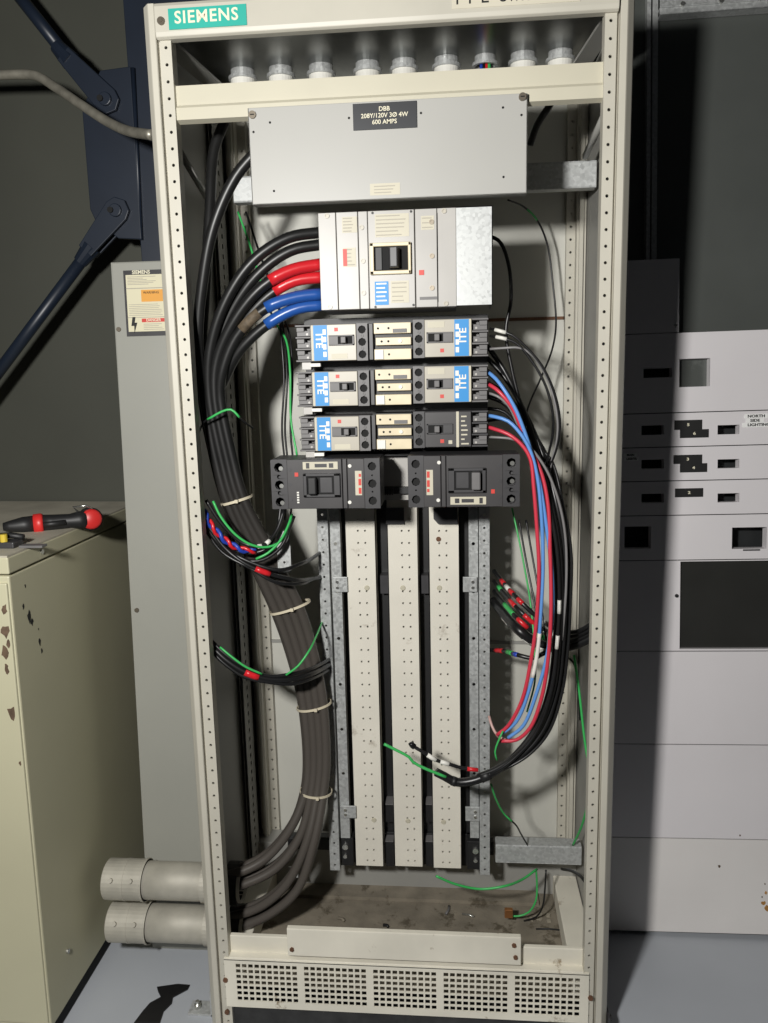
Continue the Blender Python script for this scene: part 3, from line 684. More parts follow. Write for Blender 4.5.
def zip_tie(label, c, hw, tilt, hd=.034):
    ctr = W(*c); e = W(c[0] + hw * math.cos(tilt), c[1] - hw * math.sin(tilt), c[2]) - ctr
    pts = [ctr + e * math.cos(t) + Vector((0, hd, 0)) * math.sin(t) for t in [2 * math.pi * k / 36 for k in range(36)]]
    o = thing('zip_tie', label, 'zip tie', ctr, 'zip ties around the left cable bundle')
    b = MB(); n = 36; vs = []
    up = Vector((0, 0, 1)); ax = e.cross(Vector((0, 1, 0))).normalized()
    for p in pts:
        rd = (p - ctr).normalized()
        for (a, r) in ((-.003, 0), (.003, 0), (.003, .002), (-.003, .002)): vs.append(p + ax * a + rd * r)
    b.add(vs, [(i * 4 + k, i * 4 + (k + 1) % 4, ((i + 1) % n) * 4 + (k + 1) % 4, ((i + 1) % n) * 4 + k) for i in range(n) for k in range(4)])
    build('strap', b, M_tie, o)
    h = ctr + Vector((0, -hd - .004, 0)) + e * .25
    build('lock_head', box(h.x - .004, h.x + .004, h.y - .003, h.y + .004, h.z - .004, h.z + .004), M_tie, o, .0008)
zip_tie('pale zip tie around the cables level with the large black breakers', (237, 500, .133), 15.5, .28)
zip_tie('pale zip tie around the cables halfway down, below the black loom', (290, 607, .187), 20.5, .30)
zip_tie('pale zip tie around the cables beside the lower third of the bus covers', (314, 705, .236), 17, .18)
zip_tie('lowest pale zip tie, where the cables begin to fan out', (316, 791, .228), 15.5, -.08)

# ------------------------------------------------------------------ small wires
def wire(name, label, mat_, r, pts, group=None, cat='wire', marks=(), n=8, tip=None):
    sp = spline(P(pts), .01)
    o = solo(name, MB().tube(sp, r, n), mat_, label, cat, group)
    L_ = len(sp)
    for (pn, a, b_, m, rr) in marks:
        i0, i1 = int(a * (L_ - 1)), max(int(b_ * (L_ - 1)), int(a * (L_ - 1)) + 1)
        build(pn, MB().tube(sp[i0:i1 + 1], r * rr, n), m, o)
    return o
# left: long green wire and its black companions by the breaker ends
wire('ground_wire', 'thin green wire dropping behind the red and blue taped cables', M_green, .0026, [(238, 212, .30), (250, 245, .27), (262, 285, .24), (274, 320, .21), (286, 340, .17), (290, 370, .14), (291, 420, .14), (297, 455, .13)])
for k, (dx, g) in enumerate(((-3, 0), (2.5, .01), (-6, .02))):
    wire('control_wire', ['black wire running down beside the green wire, left of the branch breakers', 'black wire tight against the branch breakers on the left', 'black wire farthest from the branch breakers on the left'][k], M_wire, .0026,
         [(246, 212, .32), (262, 260, .28), (278, 305, .24), (287 + dx, 335, .18), (290 + dx, 380, .15 + g), (288 + dx, 430, .15 + g), (291 + dx, 470, .15 + g), (288 + dx, 520, .17)], 'black wires left of the branch breakers')
wire('jumper_wire', 'short bent green jumper with black ends across the black cables', M_wire, .0022, [(199, 432, .075), (204, 422, .06), (212, 417, .05), (222, 411.5, .048), (231, 409.5, .048), (237, 414.5, .05), (242, 420, .055), (253, 428, .085)], marks=(('green_sleeve', .28, .80, M_green, 1.25),))
# left upper loom
def loom(name, label, base, specs, group, cat='wire loom'):
    """a loom of separate wires twisted around a common path"""
    o = thing(name, label, cat, W(*base[len(base) // 2]), group)
    sp = spline(P(base), .008)
    for (pn, m, r, rad, turns, ph) in specs:
        pts = []
        for i, p in enumerate(sp):
            d = (sp[min(i + 1, len(sp) - 1)] - sp[max(i - 1, 0)]).normalized(); a = d.cross(Vector((0, 1, 0))).normalized(); b_ = d.cross(a)
            t = ph + 2 * math.pi * turns * i / (len(sp) - 1)
            pts.append(p + a * math.cos(t) * rad + b_ * math.sin(t) * rad)
        build(pn, MB().tube(pts, r, 8), m, o)
    return o
loom('twisted_loom', 'twisted red and blue wire pair at the left post, level with the black breakers', [(201, 505, .05), (209, 522, .05), (225, 540, .055), (240, 549, .065), (256, 551, .08)],
     [('red_wire', M_rtape, .0042, .005, 3.5, 0), ('blue_wire', M_navyw, .0046, .005, 3.5, 3.14)], None)
wire('ground_wire', 'green wire dipping from the left post to below the left black breaker', M_green, .003, [(213, 501, .045), (221, 517, .045), (236, 535, .05), (252, 545, .06), (268, 547, .075), (282, 540, .09), (291, 519, .11)], 'green wires of the left loom')
wire('ground_wire', 'short green wire ending free below the left black breaker', M_green, .003, [(256, 559, .06), (268, 553, .065), (280, 541, .08), (288, 526, .1), (292, 514, .12)], 'green wires of the left loom')
k = 0
bl_lab = ['black control wire sagging just below the twisted red and blue pair', 'black control wire with white marker sleeves under the left black breaker', 'black control wire ending at the bus rail, upper of three', 'black control wire with red tape running to the bus rail', 'black control wire ending at the bus rail, lowest of three', 'black control wire rising behind the left black breaker']
for pts, mk in (([(201, 512, .06), (212, 535, .06), (235, 556, .065), (258, 561, .07), (280, 548, .09), (294, 516, .12)], ()),
                ([(206, 500, .055), (222, 524, .06), (243, 543, .07), (262, 546, .075), (276, 532, .10), (284, 510, .12)], (('marker_sleeve', .60, .66, M_white, 1.2), ('marker_sleeve', .69, .74, M_white, 1.2))),
                ([(202, 522, .065), (222, 546, .065), (250, 562, .065), (280, 570, .08), (300, 564, .12), (311, 559, .20), (322, 551, .30)], ()),
                ([(203, 518, .055), (225, 548, .055), (246, 564, .055), (270, 574, .07), (297, 580, .11), (311, 579, .20), (323, 577, .30)], (('red_tape', .36, .44, M_rtape, 1.5),)),
                ([(203, 526, .07), (222, 552, .07), (250, 568, .07), (275, 582, .08), (299, 584, .12), (311, 580, .20), (323, 575, .30)], ()),
                ([(200, 508, .075), (215, 533, .08), (240, 552, .085), (266, 549, .09), (277, 530, .12), (281, 505, .14)], ())):
    wire('control_wire', bl_lab[k], M_wire, .0046 if k != 4 else .004, pts, 'black control wires of the upper left loom', marks=mk); k += 1
# left lower loom
wl2 = ['black loom wire with red tape crossing low on the left, nearest the bus rail end', 'black loom wire lying uppermost in the low left loom', 'black loom wire hanging lowest in the low left loom']
for k, (dx, dy, r) in enumerate(((0, 0, .007), (2, -5, .0045), (0, 5, .0045))):
    wire('control_wire', wl2[k], M_wire, r, [(207, 641 + dy, .06), (225, 659 + dy, .055), (245, 672 + dy, .06), (268, 679 + dy * .6, .075), (292, 679 + dy, .10), (310, 674 + dy, .14), (321, 669 + dy, .20), (331, 663 + dy, .30)], 'black wires of the low left loom', marks=((('red_tape', .26, .33, M_rtape, 1.25),) if k == 0 else ()))
wire('ground_wire', 'green wire lying along the low left loom from the post', M_green, .0026, [(220, 647, .045), (232, 657, .042), (246, 667, .046), (262, 674, .06)], 'green wires of the low left loom')
wire('ground_wire', 'green wire rising from the low left loom to the bus rail', M_green, .0026, [(286, 675, .082), (298, 666, .085), (309, 651, .10), (316, 637, .16), (323, 620, .30)], 'green wires of the low left loom')

# right: white tipped wires
rw = ['black wire with a white ferrule entering the top right branch breaker, upper one', 'black wire with a white ferrule entering the top right branch breaker, lower one', 'plain black wire leaving the top right branch breaker at its foot']
for k, pts in enumerate(([(490, 328.5, .085), (500, 331, .075), (512, 335, .07), (526, 347, .07), (542, 366, .07), (555, 395, .075), (560, 425, .085), (556, 450, .1), (548, 470, .12)],
                         [(490, 336, .085), (502, 338, .075), (516, 343, .072), (531, 360, .072), (544, 382, .072), (552, 408, .075), (553, 432, .085), (549, 452, .1), (545, 470, .12)],
                         [(490, 349, .085), (505, 348, .075), (520, 348, .072), (533, 356, .075), (548, 380, .08), (557, 415, .085), (557, 440, .095), (552, 460, .11), (548, 480, .13)])):
    wire('control_wire', rw[k], M_gwire if k == 2 else M_wire, .0028, pts, 'wires leaving the top right breaker', marks=((('white_ferrule', .05, .115, M_white, 1.5),) if k < 2 else ()))
# phase wires
wire('phase_wire', 'light blue wire from the middle right branch breaker, down to the black loom', M_bluew, .0042, [(488, 372, .085), (496, 379, .07), (505, 391, .06), (515, 408, .058), (524, 430, .058), (532, 455, .058), (540, 485, .058), (547, 530, .06), (552, 575, .062), (552, 620, .065), (546, 660, .07), (537, 692, .075), (523, 726, .08), (508, 738, .085)], 'light blue phase wires')
wire('phase_wire', 'light blue wire from the charcoal right branch breaker, down to the black loom', M_bluew, .0042, [(488, 415.5, .085), (496, 417, .07), (508, 421, .062), (520, 433, .056), (530, 450, .054), (537, 475, .054), (541, 510, .055), (543, 560, .058), (541, 610, .06), (537, 655, .065), (529, 690, .07), (516, 722, .078), (500, 735, .085)], 'light blue phase wires', marks=(('white_glare', .66, .80, M_white, 1.08),))  # white band paints glare onto the lower run of this wire
wire('phase_wire', 'red wire from the charcoal right branch breaker, looping down to the black loom', M_redw, .0044, [(488, 427, .085), (496, 429.5, .07), (508, 434, .06), (521, 444, .055), (530, 458, .052), (534, 490, .05), (537, 530, .052), (539, 570, .054), (536, 625, .058), (531, 660, .062), (522, 700, .07), (508, 726, .078), (497, 735, .085)], 'red phase wires')
wire('phase_wire', 'red wire from the middle right branch breaker, rightmost and lowest at the loom', M_redw, .0044, [(488, 384, .085), (496, 389, .07), (505, 398, .064), (514, 411, .066), (523, 433, .07), (532, 452, .07), (542, 475, .066), (548, 505, .062), (550, 550, .058), (551, 610, .056), (548, 660, .058), (541, 700, .064), (530, 728, .07), (516, 740, .078), (500, 741, .085)], 'red phase wires')
wire('neutral_wire', 'grey wire from the middle right branch breaker behind the red wire', M_gwire, .003, [(488, 393, .085), (497, 396, .075), (508, 405, .074), (518, 425, .078), (530, 450, .08), (543, 485, .08), (549, 540, .08), (551, 600, .08), (546, 670, .085)], 'grey wires on the right')
wire('neutral_wire', 'grey wire from the charcoal right branch breaker swinging out to the right', M_gwire, .003, [(488, 437, .085), (498, 437.5, .075), (512, 439, .07), (528, 446, .07), (543, 464, .07), (554, 487, .07), (562, 515, .072), (566, 545, .075), (566, 590, .08), (562, 640, .085)], 'grey wires on the right')
wire('neutral_wire', 'pinkish pale wire curling behind the loom end by the right rail', mat('pale_pink_jacket', S(196, 160, 152), .4), .0034, [(489, 716, .12), (492, 726, .105), (498, 736, .095), (508, 741, .09)])
# heavy black bundle on the right
paths = [(0, 0, 0, .0062), (5.5, 2, .012, .0058), (-5, 0, .016, .0058), (9, 3, .030, .0056), (2, 0, .036, .0060), (-2, 2, -.010, .0042), (12, 4, .014, .0036)]
bb = ['thickest strand', 'strand behind the thickest', 'innermost strand', 'outer strand', 'rear strand', 'front strand', 'outermost thin strand']
for k, (dx, dy, g, r) in enumerate(paths):
    wire('control_wire', 'black wire of the heavy right-hand bundle, ' + bb[k], M_wire, r,
         [(482, 338 + 14 * k, .20), (505 + dx * .3, 372 + 8 * k, .19), (527 + dx * .6, 420 + 4 * k, .15), (539 + dx, 460, .115 + g), (550 + dx, 500, .085 + g), (559 + dx, 550, .08 + g), (561 + dx * .8, 600, .08 + g), (559 + dx * .8, 640, .078 + g), (553 + dx * .8, 690, .075 + g), (539 + dx * .8, 728 + dy, .072 + g * .7), (520 + dx * .6, 752 + dy, .07 + g * .6), (498, 768 + dy, .07 + g * .5), (478, 776 + dy, .075 + g * .5 + .002 * k)], 'black wires of the right-hand bundle',
         marks=((('white_print', .52, .55, M_white, 1.05), ('white_print', .60, .63, M_white, 1.05)) if k == 5 else ()))
# loom end hanging over the bus covers
wire('loom_sleeve', 'black taped loom end drooping across the right bus cover', M_wire, .0105, [(506, 764, .075), (490, 774, .075), (472, 781, .075), (456, 782, .075), (444, 776, .075), (436, 772, .072)], None, 'cable sleeve', marks=(('taped_wrap', .30, .42, M_black, 1.15), ('taped_wrap', .7, .8, M_black, 1.12)))
wire('tagged_wire', 'black wire end with white marker sleeves pointing up over the middle bus cover', M_wire, .0044, [(478, 770, .07), (462, 768, .067), (449, 764, .065), (436, 760, .064), (423, 752, .064), (412, 745, .066), (411, 743, .066)], None, 'wire', marks=(('marker_sleeve', .40, .52, M_white, 1.25), ('marker_sleeve', .58, .70, M_white, 1.25), ('red_sleeve', .02, .12, M_rtape, 1.15), ('taped_tip', .86, 1.0, M_wire, 1.6)))
wire('ground_wire', 'bright green wire end pointing left across the bus covers', M_green, .0036, [(446, 777, .066), (436, 773, .064), (424, 768, .063), (413, 762, .063), (409, 757, .063), (398, 751, .063), (390, 747, .063), (384, 744, .063)])
wire('ground_wire', 'small green wire tied to the loom beside the right rail', M_green, .0022, [(503, 731, .07), (498, 742, .066), (495, 752, .066), (497, 760, .068)])
# cross looms on the right running behind the right post
cl = ['black marked wire, uppermost of the loom crossing behind the right post', 'black marked wire with red tape, second in the loom behind the right post', 'black marked wire, middle of the loom crossing behind the right post', 'black marked wire with long white sleeves, lowest in the loom behind the right post', 'plain black wire ending at the right post, thick and lowest']
specs = [([(494, 571, .30), (506, 585, .22), (520, 600, .15), (536, 616, .14), (556, 630, .14), (575, 632, .15), (594, 620, .17)], ((.16, .22, M_rtape), (.30, .36, M_rtape), (.40, .46, M_rtape), (.24, .29, M_white), (.56, .66, M_white)), .0042),
         [(None), ((.10, .16, M_green), (.30, .38, M_rtape), (.48, .56, M_rtape), (.62, .70, M_white)), .0040],
         [(None), ((.22, .36, M_green), (.44, .50, M_rtape), (.58, .66, M_green)), .0042],
         [(None), ((.22, .33, M_white), (.37, .47, M_white), (.50, .56, M_white), (.60, .66, M_white), (.70, .8, M_white)), .0048],
         [(None), (), .0095]]
offs = [(0, 0), (0, 10), (0, 20), (-1, 33), (0, 30)]
for k in range(5):
    dx, dy = offs[k]
    base = [(494 + dx, 571 + dy, .30), (506 + dx, 586 + dy, .22), (520, 601 + dy, .15), (536, 616 + dy * .9, .14 + .004 * k), (556, 629 + dy * .62, .14 + .004 * k), (575, 632 + dy * .42, .15 + .004 * k), (600, 618 + dy * .5, .18)]
    wire('control_wire', cl[k], M_wire, specs[k][2] * 1.28, base, 'wires crossing behind the right post', marks=tuple(('marker_sleeve', a, b_, m, 1.12) for a, b_, m in specs[k][1]))
wire('control_wire', 'short black wire stub with red and green markers low beside the right rail', M_wire, .0055, [(488, 650, .31), (503, 651, .24), (518, 655, .14), (533, 658, .13), (546, 652, .12)], marks=(('red_sleeve', .20, .36, M_rtape, 1.08), ('green_sleeve', .46, .66, M_green, 1.1), ('blue_sleeve', .68, .78, M_navyw, 1.1)))
wire('ground_wire', 'thin green wire slanting down behind the red and blue phase wires', M_green, .0022, [(512, 508, .22), (518, 535, .20), (524, 565, .18), (530, 600, .16), (534, 640, .13), (535, 680, .11), (527, 712, .1)])
for k in range(2):
    wire('control_wire', ['thin black wire slanting down beside the thin green one, left of two', 'thin black wire slanting down beside the thin green one, right of two'][k], M_wire, .0024, [(519 + 7 * k, 520, .2), (526 + 7 * k, 560, .18), (534 + 6 * k, 600, .15), (541 + 5 * k, 640, .12)], 'thin slanting black wires')
# thin wires against the back on the upper right
wire('control_wire', 'thin grey-black wire curving down the back panel from beneath the cover plate', M_wire, .0024, [(508, 200, .30), (524, 207, .36), (537, 220, .40), (547, 243, .42), (553, 285, .43), (556, 325, .42), (552, 350, .40), (540, 380, .36), (528, 408, .30), (522, 440, .24)], marks=(('green_band', .12, .17, M_green, 1.1),))
wire('control_wire', 'thick black wire bowing down the right end of the main breaker', M_wire, .0042, [(480, 235, .19), (498, 240, .18), (508, 262, .17), (511, 300, .17), (506, 330, .17), (512, 370, .17), (522, 410, .17)])
wire('control_wire', 'thick black wire slanting away above the right end of the cover plate', M_wire, .0075, [(530, 145, .12), (537, 125, .12), (548, 108, .12), (556, 95, .13)])
# green wires low on the right
wire('ground_wire', 'long green wire running down beside the right post to the lower galvanized rail', M_green, .003, [(574, 655, .20), (579, 690, .19), (584, 735, .18), (589, 772, .17), (588, 800, .19), (582, 825, .24), (573, 845, .30)])
wire('control_wire', 'dark wire beside the long green wire near the right post', M_wire, .0026, [(562, 655, .24), (573, 662, .22), (578, 690, .21), (580, 720, .21)])
wire('ground_wire', 'thin wire, green then black, hanging down the back to the lower galvanized rail', M_wire, .0022, [(491, 784, .17), (496, 799, .19), (505, 815, .22), (515, 824, .22), (521, 834, .26), (528, 846, .30)], marks=(('green_half', .0, .5, M_green, 1.12),))
wire('ground_wire', 'green wire arching across the base pan below the bus bars', M_green, .0032, [(436, 876, .19), (455, 884, .20), (480, 889, .21), (505, 886, .21), (523, 879, .26), (537, 869, .30)])
o = wire('ground_wire', 'green wire hanging to a copper lug on the base pan', M_green, .0026, [(536, 869, .30), (537, 885, .30), (536, 900, .29), (529, 912, .29), (519, 916, .29), (512, 916, .29)])
b = MB(); p = W(509, 913, .285); b.box(p.x - .012, p.x + .010, .278, .290, p.z - .012, p.z + .014); build('copper_lug', b, M_copper, o, .002)
wire('control_wire', 'black wire draped across the base behind the green wires', M_wire, .0024, [(546, 870, .30), (545, 888, .29), (543, 905, .28), (536, 917, .30), (524, 921, .31)])
wire('control_wire', 'black wire curving along the right side beam at the base', M_wire, .004, [(562, 869, .30), (574, 872, .22), (585, 882, .14), (592, 900, .11)])
# debris on the pan
deb = [((462, 914), (474, 917), .003, M_zinc, 'metal_clip', 'shiny bent metal clip lying on the dirty base pan'), ((446, 914), (449, 906), .0035, M_mdgrey, 'metal_strip', 'short grey metal strip lying in the middle of the base pan'), ((536, 929), (560, 930), .0022, M_black, 'wire_scrap', 'thin dark rod lying at the right of the base pan'), ((338, 918), (344, 921), .004, M_pan, 'debris_chip', 'brown chip of debris at the left of the base pan'), ((383, 925), (388, 927), .004, M_black, 'debris_chip', 'dark chip of debris near the middle of the base pan')]
for a, c, r, m, nm, lb in deb:
    def onz(p, z):
        d = FW + RT * ((p[0] - 384.0) / FOCAL) + UP * ((511.5 - p[1]) / FOCAL); return CAM + d * ((z - CAM.z) / d.z)
    p, q = onz(a, .09 + r), onz(c, .09 + r); mid = (p + q) / 2 + Vector((.004, .003, 0))
    solo(nm, MB().tube([p, mid, q], r, 6), m, lb, 'debris')
b = MB(); ctr = onz((540, 917), .094)
for k in range(16):
    t = random.uniform(0, 6.28); rr = random.uniform(0, .03); x, y = ctr.x + rr * math.cos(t), ctr.y + rr * .7 * math.sin(t); s = random.uniform(.003, .008)
    b.prism([(x + s * math.cos(a + t), y + s * math.sin(a + t)) for a in (0, 1.5, 3.3, 4.6)], .0901, .0901 + s * .6)
o = solo('debris_crumbs', b, mat('pale_crumbs', S(150, 143, 128), .9), 'pale crumbly debris heaped on the right of the base pan', 'debris'); o['kind'] = 'stuff'

# ------------------------------------------------------------------ left side of the room
# grey wireway with warning label, leaning a touch back
lean = math.radians(2.5)
gp = thing('wireway_enclosure', 'narrow grey metal wireway with warning label behind the left side of the open cabinet', 'wireway', (-.60, .255, 0), rot=(-lean, 0, 0))
G = FRAME[gp.name]
a = WL(G, 112, 262, 0); a2 = WL(G, 145, 870, 0)
gx = (a.x + a2.x) / 2
gb = build('housing', MB().box(gx, .10, .004, .13, .0, a.z), M_gp, gp, .002, local=True)
build('front_cover', MB().prism([(a2.x, .02), (.10, .02), (.10, a.z - .003), (a.x, a.z - .003)], -.002, .004, 'y'), M_gp, gp, .0015, local=True)
for px, py in ((119, 329.5), (137, 610)):
    p = WL(G, px, py, -.002); build('cover_screw', MB().cyl((p.x, -.002, p.z), (p.x, -.006, p.z), .006, 12), M_screw, gp, local=True)
x0, x1, z0, z1 = rect((122.5, 270), (160, 270), (164, 336), (127.5, 336), -.003, G); x1 = x0 + .105
lb = build('warning_label', box(x0, x1, -.0035, -.002, z0, z1), M_dkgrey, gp, local=True)
zz = lambda t: z1 - (z1 - z0) * t
build('label_paper', box(x0 + .006, x1 - .003, -.0042, -.0034, zz(.93), zz(.07)), M_paper, lb, local=True)
build('orange_block', box(x0 + .044, x1 - .005, -.0049, -.0041, zz(.48), zz(.30)), M_orange, lb, local=True)
build('red_banner', box(x0 + .042, x1 - .004, -.0049, -.0041, zz(.79), zz(.735)), M_red, lb, local=True)
text_part('lettering', 'SIEMENS', M_whiteink, gp, ((x0 + x1) / 2 - .006, -.0038, zz(.035)), .0125, bold=.0003)
text_part('lettering', 'DANGER', M_whiteink, gp, (x0 + .073, -.0052, zz(.762)), .0095, bold=.0002)
text_part('lettering', 'WARNING', M_blackink, gp, (x0 + .070, -.0052, zz(.345)), .0085)
b = MB()
for k in range(6): b.box(x0 + .010, x0 + random.uniform(.05, .085), -.0046, -.0041, zz(.10 + .023 * k) - .0008, zz(.10 + .023 * k) + .0008)
for k in range(7): b.box(x0 + .010, x1 - random.uniform(.006, .02), -.0046, -.0041, zz(.52 + .027 * k) - .0007, zz(.52 + .027 * k) + .0007)
for k in range(4): b.box(x0 + .046, x1 - random.uniform(.006, .02), -.0046, -.0041, zz(.82 + .027 * k) - .0007, zz(.82 + .027 * k) + .0007)
b.box(x0 + .006, x1 - .003, -.0046, -.0041, zz(.275) - .0012, zz(.275) + .0012); b.box(x0 + .006, x1 - .003, -.0046, -.0041, zz(.715) - .0008, zz(.715) + .0008)
build('label_print', b, M_ink, lb, local=True)
bx, bz = x0 + .022, zz(.83)
build('lightning_bolt', MB().prism([(bx - .004, bz + .020), (bx + .004, bz + .020), (bx + .001, bz + .006), (bx + .008, bz + .006), (bx - .001, bz - .020), (bx - .0005, bz - .002), (bx - .008, bz - .002)], -.0049, -.0041, 'y'), M_blackink, lb, local=True)

# conduits between the tan cabinet and the open cabinet
for k, (pya, pyb, lab) in enumerate(((877, 881, 'upper of two fat galvanized conduits entering the left side of the open cabinet'), (920, 923, 'lower of two fat galvanized conduits entering the left side of the open cabinet'))):
    Y = .175; zc = .272 if k == 0 else .146; R0 = .048
    o = thing('conduit', lab, 'conduit', (-.64, Y, zc - R0), 'fat conduits at the lower left')
    build('pipe', MB().ring((-.800, Y, zc), (-.430, Y, zc), R0, R0 - .004, 32), M_cond, o).data.polygons.foreach_set('use_smooth', [True] * 128)
    for nm, xa, xb in (('coupling', -.797, -.690), ('end_connector', -.535, -.479)):
        c = build(nm, MB().ring((xa, Y, zc), (xb, Y, zc), R0 + .004, R0 - .001, 32).ring((xb - .006, Y, zc), (xb, Y, zc), R0 + .0065, R0, 32).ring(((xa + xb) / 2 - .003, Y, zc), ((xa + xb) / 2 + .003, Y, zc), R0 + .0052, R0, 32), M_cond, o)
        for t in (.25, .75) if nm == 'coupling' else (.3,):
            xx = xa + (xb - xa) * t; an = math.radians(60)
            d = Vector((0, -math.sin(an), math.cos(an))); c0 = Vector((xx, Y, zc))
            build('set_screw', MB().cyl(c0 + d * (R0 + .002), c0 + d * (R0 + .012), .006, 8), M_cond, c)
    build('bushing', MB().ring((-.470, Y, zc), (-.438, Y, zc), R0 + .006, R0 - .004, 24), M_black, o)

# tan cabinet
rz = math.radians(0.7)
tc = thing('equipment_cabinet', 'cream metal equipment cabinet standing at the far left with worn paint', 'cabinet', (-.846, -.085, 0), rot=(0, rz, 0))
TH = 1.217
build('body', box(-.75, 0, .0, .735, .048, TH - .045), M_tan, tc, .004, local=True)
build('lid', MB().box(-.752, .002, -.002, .735, TH - .041, TH - .004), M_tan, tc, .003, local=True)
build('lid_top', box(-.75, .0, .0, .735, TH - .005, TH), M_tantop, tc, local=True)
build('plinth', box(-.74, -.010, .012, .72, .003, .050), M_deep, tc, local=True)
T = FRAME[tc.name]
fd_ = build('front_door', MB().box(-.745, -.004, -.006, .002, .065, TH - .06), M_tan, tc, .003, local=True)
for z in (.95, .62, .38, .2):
    build('door_screw', MB().cyl((-.012, -.0, z), (-.012, -.004, z), .005, 10), M_screw, tc, local=True)
for yy, z in ((.14, TH - .022), (.10, .18)):
    build('side_screw', MB().cyl((0, yy, z), (.005, yy, z), .006, 10), M_zinc, tc, local=True)
random.seed(9)
def chip(n, s): return [(s * .5 * math.cos(6.283 * k / n) * random.uniform(.35, 1), s * math.sin(6.283 * k / n) * random.uniform(.35, 1)) for k in range(n)]
for (y0, z0, s_) in ((.045, 1.09, .011), (.065, 1.06, .020), (.075, 1.045, .014), (.06, 1.135, .006), (.10, .99, .012), (.105, .965, .010), (.10, 1.02, .004)):
    build('paint_chip', MB().prism([(y0 + a, z0 + c) for a, c in chip(9, s_)], -.0004, .0006, 'x'), M_blackink, tc, local=True)
for (x_, z0, s_) in ((-.014, 1.10, .018), (-.017, 1.05, .026), (-.012, 1.02, .012), (-.022, 1.0, .022), (-.022, .965, .016), (-.018, .86, .026), (-.012, .74, .008)):
    build('paint_chip', MB().prism([(x_ + a, z0 + c) for a, c in chip(9, s_)], -.0068, -.0059, 'y'), M_wear, tc, local=True)

# cordless tool on the cabinet top
def onz(px, py, z):
    d = FW + RT * ((px - 384.0) / FOCAL) + UP * ((511.5 - py) / FOCAL); return CAM + d * ((z - CAM.z) / d.z)
zt = 1.222
A = onz(91, 519, zt + .014); Bq = onz(13, 526, zt + .012)
d = (Bq - A).normalized(); up = Vector((0, 0, 1)); sd = d.cross(up).normalized()
tl = thing('cordless_tool', 'black and red cordless hand tool lying on the cream cabinet top', 'power tool', (A + Bq) / 2)
Lg = (A - Bq).length
build('handle', MB().tube([A + d * .010, A + d * .03, A + d * .05, A + d * .09, A + d * .115], 1, 16, rad=[.024, .0225, .018, .020, .022]), M_black, tl)
vd = (CAM - A).normalized(); vd = (vd - d * .12 - Vector((0, 0, vd.z * .3))).normalized()
build('battery_housing', MB().tube([A - vd * .045, A - vd * .03, A + vd * .004], 1, 18, rad=[.022, .030, .0295]), M_black, tl)
build('battery_end', MB().tube([A + vd * .003, A + vd * .012, A + vd * .018], 1, 18, rad=[.0265, .0255, .019]), M_redplastic, tl)
build('red_collar', MB().tube([A + d * .113, A + d * .118, A + d * .135], 1, 16, rad=[.024, .026, .025]), M_redplastic, tl)
build('gear_head', MB().tube([A + d * .133, A + d * .16, A + d * .19, A + d * .205], 1, 14, rad=[.022, .021, .014, .010]), M_black, tl)
build('jaw', MB().box(-.02, .02, -.006, .006, -.008, .008).add([], []), M_zinc, tl).location = L(tl, A + d * .17 + up * .014 - sd * .012)
build('trigger', MB().tube([A + d * .06 - sd * .017, A + d * .09 - sd * .022, A + d * .112 - sd * .022], .007, 8), M_black, tl)
build('belt_hook', MB().tube([A + d * .03 + up * .022, A + d * .04 + up * .034, A + d * .01 + up * .036, A - d * .005 + up * .026], .003, 8), M_zinc, tl)
p = onz(12, 545, 1.222); zb = p.z
hb = thing('tool_head', 'small black and brass tool piece lying on the cabinet corner beside the cordless tool', 'tool', p)
build('block', box(p.x - .05, p.x + .015, p.y - .02, p.y + .025, 1.2175, 1.232), M_dkgrey, hb, .003)
build('brass_knob', MB().cyl((p.x - .012, p.y - .01, 1.231), (p.x - .012, p.y - .01, 1.249), .008, 12), M_yellow, hb)
build('black_arm', MB().tube([(p.x - .045, p.y + .01, 1.240), (p.x - .01, p.y + .015, 1.242), (p.x + .022, p.y + .012, 1.238)], .007, 8), M_black, hb)
q = onz(30, 547, 1.2175); build('grey_plate', box(q.x - .02, q.x + .035, q.y - .012, q.y + .012, 1.2172, 1.223), M_mdgrey, hb, .001)

